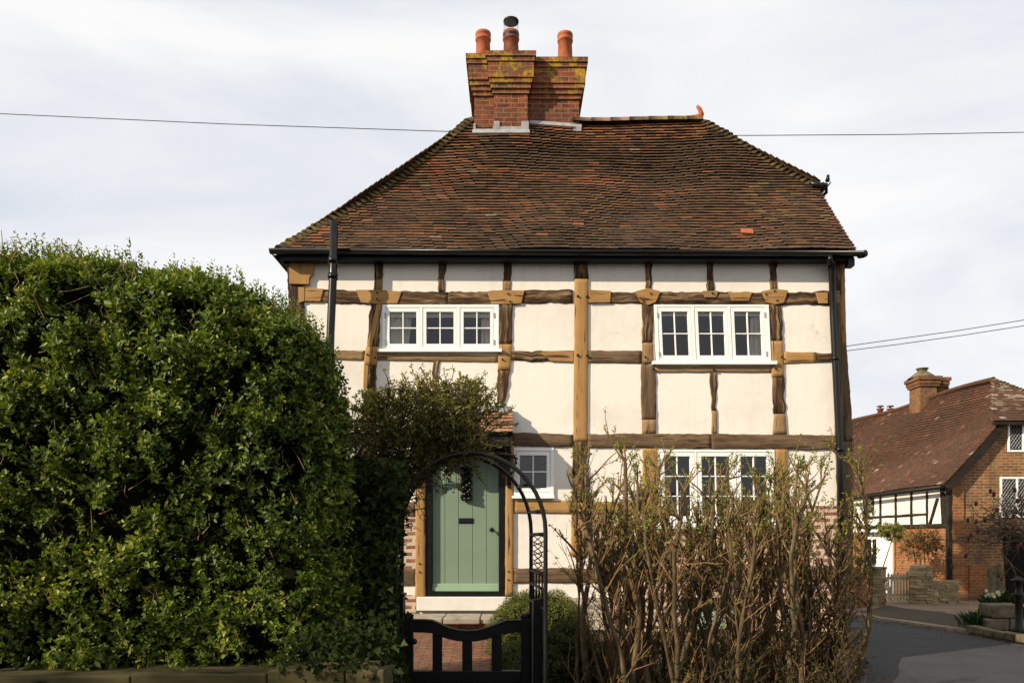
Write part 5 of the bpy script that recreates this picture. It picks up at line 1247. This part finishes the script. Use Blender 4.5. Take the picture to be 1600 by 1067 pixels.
# gable windows with leaded lights
def leaded(x0, x1, y0, y1, lights):
    mb = MB(); quadbar(mb, gable, rect(x0, x1, y0, y1), -.05, .0)
    fr = 3.0; n = lights; w = (x1 - x0 - fr * (n + 1)) / n
    mb.v.clear(); mb.f.clear(); mb.mi.clear(); mb.r.clear(); mb.uv.clear(); mb.sm.clear()
    quadbar(mb, gable, rect(x0, x1, y0, y0 + fr), -.05, .03); quadbar(mb, gable, rect(x0, x1, y1 - fr, y1), -.05, .034)
    for i in range(n + 1): quadbar(mb, gable, rect(x0 + i * (w + fr), x0 + i * (w + fr) + fr, y0 + fr, y1 - fr), -.05, .029)
    o = mb.build('window', 'white_paint', FH)
    for i in range(n):
        a = x0 + fr + i * (w + fr); b = a + w; mb = MB(); mb.poly([gable(x, y, .006) for x, y in rect(a, b, y0 + fr, y1 - fr)[::-1]]); mb.build('pane', 'dark_void', o)
        mb = MB(); h = y1 - y0 - 2 * fr
        for s in (1, -1):
            for k in range(-4, 14):
                pts = []
                for u in np.linspace(0, 1, 13):
                    xx = a + w * u; yy = y0 + fr + k * 7.0 + s * (u * w * 1.45 if s == 1 else u * w * 1.45)
                    if y0 + fr <= yy <= y1 - fr: pts.append(gable(xx, yy, .010))
                if len(pts) > 1: mb.tube([pts[0], pts[-1]], .0065, 3, False)
        mb.build('lead_came', 'lead', o)
leaded(1574, 1622, 661, 706, 2); leaded(1562, 1640, 745, 808, 3)
# roof
eo = C0 + NW * .26 + Vector((0, -.22, 3.0)); rdg = Vector((13.52, 22.35, 6.08))
rp = rdg - eo; rp = rp - AW * rp.dot(AW); RLf = rp.length; Uf = rp.normalized(); Nf = -(AW.cross(Uf)) if AW.cross(Uf).z < 0 else AW.cross(Uf)
vk = RLf * (zk - eo.z) / (rdg.z - eo.z); s_r = (rdg - eo).dot(AW)
fs0 = lambda v: 0.0 if v < vk else s_r * (v - vk) / (RLf - vk)
sagf2 = lambda s, v: -0.16 * math.sin(math.pi * min(1, v / RLf)) * (1 - .3 * v / RLf) + .05 * math.sin(s * .9 + v) - .03 * math.sin(s * .45) * 1.5
mb = MB(); ids = []
for j in range(17):
    v = RLf * j / 16; ids.append([mb.V(eo + AW * (fs0(v) + (LW + .5 - fs0(v)) * i / 24) + Uf * v + Nf * (sagf2(fs0(v) + (LW + .5 - fs0(v)) * i / 24, v) - .015)) for i in range(25)])
for j in range(16):
    for i in range(24): mb.face((ids[j][i], ids[j + 1][i], ids[j + 1][i + 1], ids[j][i + 1]), None, True)
far_e = eo + AW * (LW + .5); far_r = rdg + AW * (LW + .5 - s_r); ee = Vector((16.1, 20.28, 3.0))
mb.poly([(16.1, 20.28 , 3.0), (14.98, 20.28, zk), rdg, far_r, (15.8, far_e.y, 3.0)])
mb.poly([(xk, 20.28, zk), (14.98, 20.28, zk), rdg])
FR = mb.build('roof', 'far_tile', FH)
mb = MB(); tiles(mb, eo, AW, Uf, Nf, RLf, fs0, lambda v: LW + .5, 0.105, 0.17, sag=sagf2); mb.build('roof_tiles', 'far_tile', FR)
slope((xk - .05, 20.26, zk), (15.0, 20.26, zk), rdg, rdg, .105, 'lichen_tile', FR)
hp = [eo + AW * fs0(v) + Uf * v + Nf * (sagf2(fs0(v), v) + .01) for v in np.linspace(vk, RLf, 8)]; bonnets(hp, None, FR, 'lichen_tile')
bonnets([Vector((15.0, 20.26, zk)), rdg], None, FR, 'hip_tile')
mb = MB(); mb.tube([rdg + AW * t + Vector((0, 0, .02 + .05 * math.sin(t * .9))) for t in np.linspace(0, LW - 2, 14)], .07, 8); mb.build('ridge_tiles', 'far_tile', FR)
vg = [eo + Uf * v + Nf * (sagf2(0, v)) for v in np.linspace(0, vk, 9)]; mb = MB()
for a, b in zip(vg, vg[1:]): mb.hexa([a - Nf * .03, b - Nf * .03, b - Nf * .22, a - Nf * .22], [a - Nf * .03 + AW * .06, b - Nf * .03 + AW * .06, b - Nf * .22 + AW * .06, a - Nf * .22 + AW * .06])
mb.build('bargeboard', 'oak_black', FR)
mb = MB(); mb.box(xk, 15.0, 20.27, 20.33, zk - .09, zk - .01); mb.build('eaves_board', 'oak_black', FR)
mb = MB(); e = eo - Vector((0, 0, .05)) + NW * .05; mb.tube([e, e + AW * (LW + .4) + Vector((0, 0, -.15))], .05, 8); mb.build('gutter', 'black_paint', FH)
# its chimneys
def far_stack(px0, px1, pyb, pyt, Y, dep, name='chimney'):
    x0, x1 = X(px0, Y), X(px1, Y); zb_, zt_ = Z(pyb, Y), Z(pyt, Y); mb = MB(); h = zt_ - zb_
    for f0, f1, e in ((-.5, .62, 0), (.62, .72, .05), (.72, .86, .08), (.86, 1.0, .12)): mb.box(x0 - e, x1 + e, Y - e, Y + dep + e, zb_ + h * f0, zb_ + h * f1)
    return mb, x0, x1, zt_
mb, a, b, zt_ = far_stack(1438, 1464, 628, 588, 25.4, .7); mb2, a2, b2, _z = far_stack(1466, 1478, 628, 590, 25.8, .4)
CHF = mb.build('chimney', 'brick_stack_far', FH); mb2.build('chimney_shoulder', 'brick_stack_far', CHF)
mb = MB(); c = ((a + b) / 2, 25.8, zt_); mb.lathe(c, [(.46, 0), (.36, .08), (.2, .20), (.15, .22), (.15, .30), (.19, .31), (.19, .34)], 14); mb.build('chimney_cap', 'stone_mossy', CHF)
mb = MB(); mb.lathe((X(1483, 26), 26.2, Z(622, 26)), [(.10, 0), (.09, .45), (.12, .47), (.12, .52)], 10); mb.build('chimney_pot', 'terracotta_old', CHF)
# chimneys of a house beyond the ridge
BH = thing('chimney_stack', (X(1393, 36), 36.5, 0), 'pair of small distant chimney pots peeping over the red tiled ridge', 'chimney')
mb = MB(); mb.box(X(1376, 36), X(1408, 36), 36.2, 37.0, 0, Z(650, 36)); mb.build('stack', 'brick_far', BH)
for px in (1385, 1401):
    mb = MB(); c = (X(px, 36), 36.6, Z(652, 36)); hh = Z(637, 36) - c[2]; mb.lathe(c, [(.14, 0), (.12, hh), (.17, hh + .02), (.17, hh + .06)], 10); mb.tube([(c[0], c[1], c[2] + hh + .06), (c[0], c[1], c[2] + hh + .15)], .05, 6); mb.lathe((c[0], c[1], c[2] + hh + .15), [(.17, 0), (.12, .05)], 10); mb.build('chimney_pot', 'terracotta_old', BH)

# ================================================================== FAR FRONT GARDEN
def stone_pier(px0, px1, pyt, pyb, dep, label, name='stone_pier'):
    b = G((px0 + px1) / 2, pyb, .05); Y = b.y; x0, x1 = X(px0, Y), X(px1, Y); zt_ = Z(pyt, Y); mb = MB(); z = .03
    while z < zt_ - .03:
        h = random.uniform(.045, .085); x = x0 + random.uniform(-.02, .02)
        while x < x1 - .03:
            w = min(random.uniform(.12, .3), x1 - x + random.uniform(-.01, .02)); j = random.uniform(-.02, .02)
            mb.rn = random.random(); mb.box(x, x + w - .008, Y + j, Y + dep + j, z, min(z + h, zt_) - .006); x += w
        z += h
    mb.box(x0 + .02, x1 - .02, Y + .03, Y + dep - .03, .02, zt_ - .02)
    o = mb.build(name, 'stone_block', loc=((x0 + x1) / 2, Y + dep / 2, 0), bevel=.006); setp(o, label, 'pier' if name == 'stone_pier' else 'wall', 'rough stone piers of the picket gate' if name == 'stone_pier' else None); return Y
t_ = NT('stone_block'); a_ = t_.attr('rnd'); o_ = t_.coord('Object')
c_ = t_.mix(t_.ramp(t_.noise(o_, 5, 5), [(.42, 0.0), (.7, .7)]), t_.ramp(a_, [(0, (.24, .18, .10)), (.5, (.36, .28, .16)), (1, (.46, .38, .24))]), (.13, .10, .055))
M['stone_block'] = t_.bsdf(c_, .95, .1, t_.noise(o_, 30, 5), .8, .012)
yg = stone_pier(1363, 1386, 885, 946, .42, 'rough stone pier left of the far picket gate')
stone_pier(1433, 1458, 882, 944, .42, 'rough stone pier right of the far picket gate')
stone_pier(1458.5, 1499, 906, 942, .35, 'low rough stone wall between the picket gate and the brick gable', 'stone_wall')
PG = thing('picket_gate', (X(1410, 19.6), 19.6, .05), 'weathered pale wooden picket gate between two stone piers', 'gate')
for i in range(10):
    px = 1388.5 + i * 4.75; Y = 19.6; x = X(px, Y); w = .052; zt_ = Z(894 + 1.5 * math.sin(i * 1.7), Y); zb_ = Z(938, Y); mb = MB()
    mb.hexa([(x - w / 2, Y, zb_), (x + w / 2, Y, zb_), (x + w / 2, Y, zt_ - .04), (x, Y, zt_), (x - w / 2, Y, zt_ - .04)], [(x - w / 2, Y + .02, zb_), (x + w / 2, Y + .02, zb_), (x + w / 2, Y + .02, zt_ - .04), (x, Y + .02, zt_), (x - w / 2, Y + .02, zt_ - .04)]); mb.build('picket', 'pale_picket', PG)
for py in (903, 929):
    mb = MB(); mb.box(X(1386, 19.6), X(1434, 19.6), 19.625, 19.66, Z(py, 19.6) - .03, Z(py, 19.6) + .03); mb.build('rail', 'pale_picket', PG)
b = G(1346, 948, .05); mb = MB()
for k, (a0, a1, zt_) in enumerate(((1332, 1361, .86), (1336, 1357, .95))): mb.box(X(a0, b.y), X(a1, b.y), b.y + .05 * k, b.y + .4 - .05 * k, .03 + .83 * k, zt_)
o = mb.build('brick_wall', 'brick_far', loc=(b.x, b.y, 0)); setp(o, 'stub of low brick wall beside the left stone pier', 'wall')

def twiggy(name, c, r, n, label, cat, twmat, lmat=None, tone=.4, nl=1.0, L=.04, base=None, rad=.008, up=.6, seed=0, trunks=5):
    t = thing(name, base or (c[0], c[1], .04), label, cat); mb = MB(); tips = []; c = Vector(c); bz = WORLD[t.name]
    for _ in range(trunks):
        e = c + Vector((random.gauss(0, r[0] * .3), random.gauss(0, r[1] * .3), -r[2] * .1)); s = bz + Vector((random.gauss(0, .08), random.gauss(0, .08), 0)); m_ = s.lerp(e, .5) + Vector((random.gauss(0, .08), 0, random.uniform(-.1, .15))); mb.tube([s, m_, e], [rad * 3, rad * 2.4, rad * 1.5], 6, False)
    for _ in range(n):
        u = Vector((random.gauss(0, 1), random.gauss(0, 1), random.gauss(0, 1))).normalized() * random.random() ** .5; p = c + Vector((u.x * r[0], u.y * r[1], u.z * r[2])) * .8
        pts = curve_path(p, Vector((u.x, u.y, u.z * .7 + up * .6)) + Vector((random.gauss(0, .4), random.gauss(0, .4), random.gauss(0, .4))), random.uniform(.25, .55) * max(r), 4, .2); mb.tube(pts, [rad, rad * .8, rad * .7, rad * .5, rad * .4], 3, False); tips += pts[1:]
    mb.build('branches', twmat, t)
    if lmat:
        p = np.array(tips); k = rng.random(len(p)) < nl; p = p[k]; m = len(p); leaves('foliage', *shoots(p, rng.normal(0, 1, (m, 3)) + np.array([0, 0, .4]), 2, L * .6, L, .5, .9, tone + nz(p, 90 + seed, 3) * .15), lmat, t)
    return t, tips
twiggy('climbing_rose', P(1440, 852, 19.9), (.62, .25, .42), 320, 'tangled brown climber on the far brick wall above the picket gate', 'climbing plant', 'twig', 'dry_leaf', .45, .5, .045, base=(X(1444, 19.9), 20.0, .05), seed=1)
twiggy('climbing_shrub', P(1392, 832, 20.2), (.34, .25, .20), 160, 'green leafy climber over the white door across the lane', 'climbing plant', 'twig', 'box_leaf', .75, 1.0, .055, base=(X(1398, 20.3), 20.4, .05), seed=2, trunks=2)
twiggy('leafy_shrub', P(1352, 885, 18.6), (.22, .25, .35), 120, 'bright green shrub behind the stub of brick wall', 'shrub', 'twig', 'box_leaf', .8, 1.0, .055, base=(X(1352, 18.6), 18.6, .04), seed=3)
# bare spreading tree at the right edge
TREE = thing('bare_tree', (X(1648, 15.2), 15.2, .04), 'bare spreading tree with dark red seed heads at the right edge', 'tree')
def bare_tree():
    random.seed(23); br = MB(); tr = MB(); hd = []; base = WORLD[TREE.name]
    top = base + Vector((-.02, 0, 1.75)); tr.tube([base, base + Vector((.04, 0, .7)), top], [.13, .10, .085], 9); tr.build('trunk', 'bark_far', TREE)
    def grow(p, d, ln, r, depth):
        pts = curve_path(p, d, ln, 5, .17, .02, .22); br.tube(pts, [r * (1 - .12 * i) for i in range(6)], 5 if r > .012 else 3, False)
        if depth == 0:
            if random.random() < .055: hd.append(pts[-1])
            return
        for _ in range(3 if depth > 1 else 3):
            k = random.choice((2, 3, 4, 5)); dd = (pts[k] - pts[k - 1]).normalized() + Vector((random.gauss(0, .55), random.gauss(0, .5), random.gauss(.05, .38))); grow(pts[k], dd, ln * random.uniform(.5, .78), r * .6, depth - 1)
    for k in range(19):
        an = 2 * math.pi * k / 19 + random.uniform(-.2, .2); grow(top - Vector((0, 0, random.uniform(0, .35))), (math.cos(an), math.sin(an) * .8, random.uniform(-.05, .7)), random.uniform(.8, 1.2), .034, 4)
    br.build('branches', 'bark_far', TREE); pass
    for c in hd[:60]:
        m_ = MB(); m_.ball(c, (.035, .035, .055), 6, 5, .2); m_.build('seed_head', 'seed_head', TREE)
bare_tree()
random.seed(8)
# stone trough, flowers, edging, iron post
b = G(1573, 984, .06); mb = MB()
mb.hexa([(b.x - .24, b.y, .26), (b.x + .24, b.y, .26), (b.x + .24, b.y + .4, .26), (b.x - .24, b.y + .4, .26)], [(b.x - .26, b.y - .02, .50), (b.x + .26, b.y - .02, .50), (b.x + .26, b.y + .42, .50), (b.x - .26, b.y + .42, .50)])
mb.box(b.x - .34, b.x + .05, b.y + .0, b.y + .4, .05, .255); mb.box(b.x + .055, b.x + .3, b.y - .03, b.y + .38, .05, .25)
o = mb.build('stone_trough', 'stone', loc=(b.x, b.y + .2, .05), bevel=.03); setp(o, 'weathered stone trough on two stone blocks beside the iron post', 'trough')
mb = MB(); e0 = G(1508, 985, .05); e1_ = G(1620, 1006, .05); n = 7
for i in range(n):
    a = e0.lerp(e1_, i / n); c2 = e0.lerp(e1_, (i + 1) / n - .02); d = (c2 - a).normalized(); lt = Vector((-d.y, d.x, 0)) * (1 if -d.y > 0 else -1)
    w = .2 + random.uniform(-.02, .03); lt = Vector((abs(lt.x), abs(lt.y), 0)).normalized() * w; zt_ = .14 + random.uniform(-.01, .01)
    mb.hexa([(a.x, a.y, zt_), (c2.x, c2.y, zt_), (c2.x + lt.x, c2.y + lt.y, zt_), (a.x + lt.x, a.y + lt.y, zt_)], [(a.x, a.y, .03), (c2.x, c2.y, .03), (c2.x + lt.x, c2.y + lt.y, .03), (a.x + lt.x, a.y + lt.y, .03)])
o = mb.build('stone_edging', 'stone_mossy', loc=(e0.x, e0.y, .03), bevel=.012); setp(o, 'mossy stone edging along the flower bed by the lane', 'edging')
def daffs(px, py, n, col, label, h=.3, flowers=8):
    b = G(px, py, .06); t = thing('daffodil_clump', b, label, 'flowers', 'spring flowers round the stone trough'); p = np.array(b) + np.stack([rng.normal(0, .11, n), rng.normal(0, .09, n), np.zeros(n)], -1)
    d = np.stack([rng.normal(0, .3, n), rng.normal(0, .3, n), np.ones(n)], -1); leaves('leaf_blades', p, d, np.stack([rng.normal(0, 1, n), rng.normal(-1, .5, n), np.zeros(n)], -1), rng.uniform(.6, 1.1, n) * h, .018, rng.random(n), 'blade_leaf', t, shape='blade')
    if flowers:
        mb = MB()
        for _ in range(flowers):
            c = Vector(b) + Vector((random.gauss(0, .12), random.gauss(-.03, .08), h * random.uniform(.8, 1.15)))
            for k in range(6):
                an = k * math.pi / 3; u = Vector((math.cos(an), -.25, math.sin(an))); v = Vector((-math.sin(an), 0, math.cos(an))); mb.poly([c, c + u * .022 + v * .014, c + u * .045, c + u * .022 - v * .014])
            mb.tube([c, c + Vector((0, -.025, 0))], [.008, .014], 6)
        mb.build('flower_heads', col, t)
daffs(1528, 981, 160, 'petal_yellow', 'clump of strappy green leaves at the corner of the stone edging', .30, 2)
daffs(1556, 957, 120, 'petal_white', 'cream white flowers behind the stone trough', .42, 22)
daffs(1545, 972, 110, 'petal_yellow', 'pale yellow daffodils just left of the stone trough', .28, 12)
daffs(1594, 970, 100, 'petal_yellow', 'yellow flowers to the right of the stone trough', .3, 9)
bush('evergreen_shrub', 1584, 925, 46, 15.6, .1, 'ivy_leaf', 'small dark evergreen shrub behind the stone trough', 'shrub', 1600, .05, .5, .3, None, 77, k=2)
PST = thing('iron_post', G(1592, 990, .05), 'black iron bollard post with bracket arm at the right edge', 'post')
c = WORLD[PST.name]; hz_ = Z(905, c.y); mb = MB(); mb.lathe(c, [(.10, 0), (.10, .08), (.062, .12), (.055, hz_ - .35), (.075, hz_ - .33), (.075, hz_ - .28), (.05, hz_ - .26), (.05, hz_ - .10), (.115, hz_ - .085), (.115, hz_ - .05), (.05, hz_ - .03), (.02, hz_)], 12); mb.build('shaft', 'black_iron', PST)
mb = MB(); mb.tube([c + Vector((0, -.02, hz_ - .30)), c + Vector((-.12, -.04, hz_ - .29)), c + Vector((-.17, -.04, hz_ - .36))], [.028, .024, .03], 8); mb.build('spout', 'black_iron', PST)

# fallen leaves and grit along the road edge
n = 900; kk = np.array(kerb[1:9]); u = rng.uniform(0, len(kk) - 1.001, n); a_ = kk[u.astype(int)]; b_ = kk[u.astype(int) + 1]; pt = a_ + (b_ - a_) * (u % 1)[:, None]
pt[:, 0] += -np.abs(rng.normal(0, .35, n)); pt[:, 1] -= np.abs(rng.normal(0, .2, n)); p3 = np.concatenate([pt, np.full((n, 1), .008)], 1)
ax = np.stack([rng.normal(0, 1, n), rng.normal(0, 1, n), rng.uniform(-.1, .2, n)], -1); nn = np.stack([rng.normal(0, .3, n), rng.normal(0, .3, n), np.ones(n)], -1)
o = leaves('fallen_leaves', p3, ax, nn, rng.uniform(.015, .05, n), .02, rng.random(n), 'dry_leaf', loc=(8, 12, 0)); o['kind'] = 'stuff'; o['label'] = 'dry fallen leaves along the edge of the lane'

# unseen evergreen trees added behind the viewer to shade the hedge foot and gate
for k, (x, y, h, lb) in enumerate(((-17.2, -2.2, 7.5, 'broad evergreen tree added unseen to cast shade, the one farther from the cottage'), (-13.2, -2.8, 7.9, 'tall evergreen tree added unseen to cast shade, the middle one of three'), (-9.4, -3.0, 7.6, 'evergreen tree added unseen to cast shade, the one nearest the viewer'))):
    t = thing('added_shade_tree', (x, y, -.02), lb, 'tree', 'evergreen trees added unseen for their shade')
    mb = MB(); mb.tube([(x, y, -.02), (x + .1, y, 2), (x - .05, y, 5), (x, y, h - 1)], [.28, .22, .15, .05], 9); mb.build('trunk', 'bark_far', t)
    for j, (dx, dz, rr_) in enumerate(((0, h - 1.5, 1.5), (-.9, h - 3.0, 1.8), (.9, h - 3.2, 1.8), (0, h - 4.8, 2.4))):
        blob_leaves('crown', (x + dx, y, dz), (rr_, rr_ * .9, rr_), 1100, .16, .45, 'box_leaf', t, .4, k=2, step=.08, inner=.5, amp=.16, seed=200 + k * 7 + j)

SH = thing('added_dark_hedge', (-2, -9.5, -.02), 'dark clipped hedge added unseen behind the viewer to darken window reflections', 'hedge')  # unseen hedge added so the lower panes mirror something dark
mb = MB(); mb.box(-15, 11, -10.2, -8.9, -.02, 2.7); mb.build('shade_core', 'foliage_core', SH, bevel=.2)
n = 5000; p = np.stack([rng.uniform(-15, 11, n), np.full(n, -8.85) + rng.normal(0, .06, n), rng.uniform(0, 2.8, n)], -1)
leaves('foliage', *shoots(p, rng.normal(0, .5, (n, 3)) + np.array([0, .6, .4]), 2, .06, .13, .45, .9, np.full(n, .3)), 'privet_leaf', SH)

# ================================================================== WIRES
def wire(pts, label, rad=.006):
    mb = MB(); mb.tube(pts, rad, 5); o = mb.build('overhead_wire', 'wire', loc=pts[0]); setp(o, label, 'wire', 'overhead wires')
wire([P(x, y, 22) for x, y in ((-700, 140), (0, 178), (350, 194), (735, 207), (1165, 212), (1400, 210.5), (1600, 207), (2300, 186))], 'long single overhead wire passing behind the cottage roof', .011)
wire([P(1300, 544, 13), P(1400, 530, 12.6), P(1500, 516, 12.3), P(1600, 500, 12), P(1900, 440, 11)], 'upper of two wires running right from the cottage corner')
wire([P(1300, 551, 13), P(1400, 538.5, 12.6), P(1500, 524.5, 12.3), P(1600, 509, 12), P(1900, 452, 11)], 'lower of two wires running right from the cottage corner')
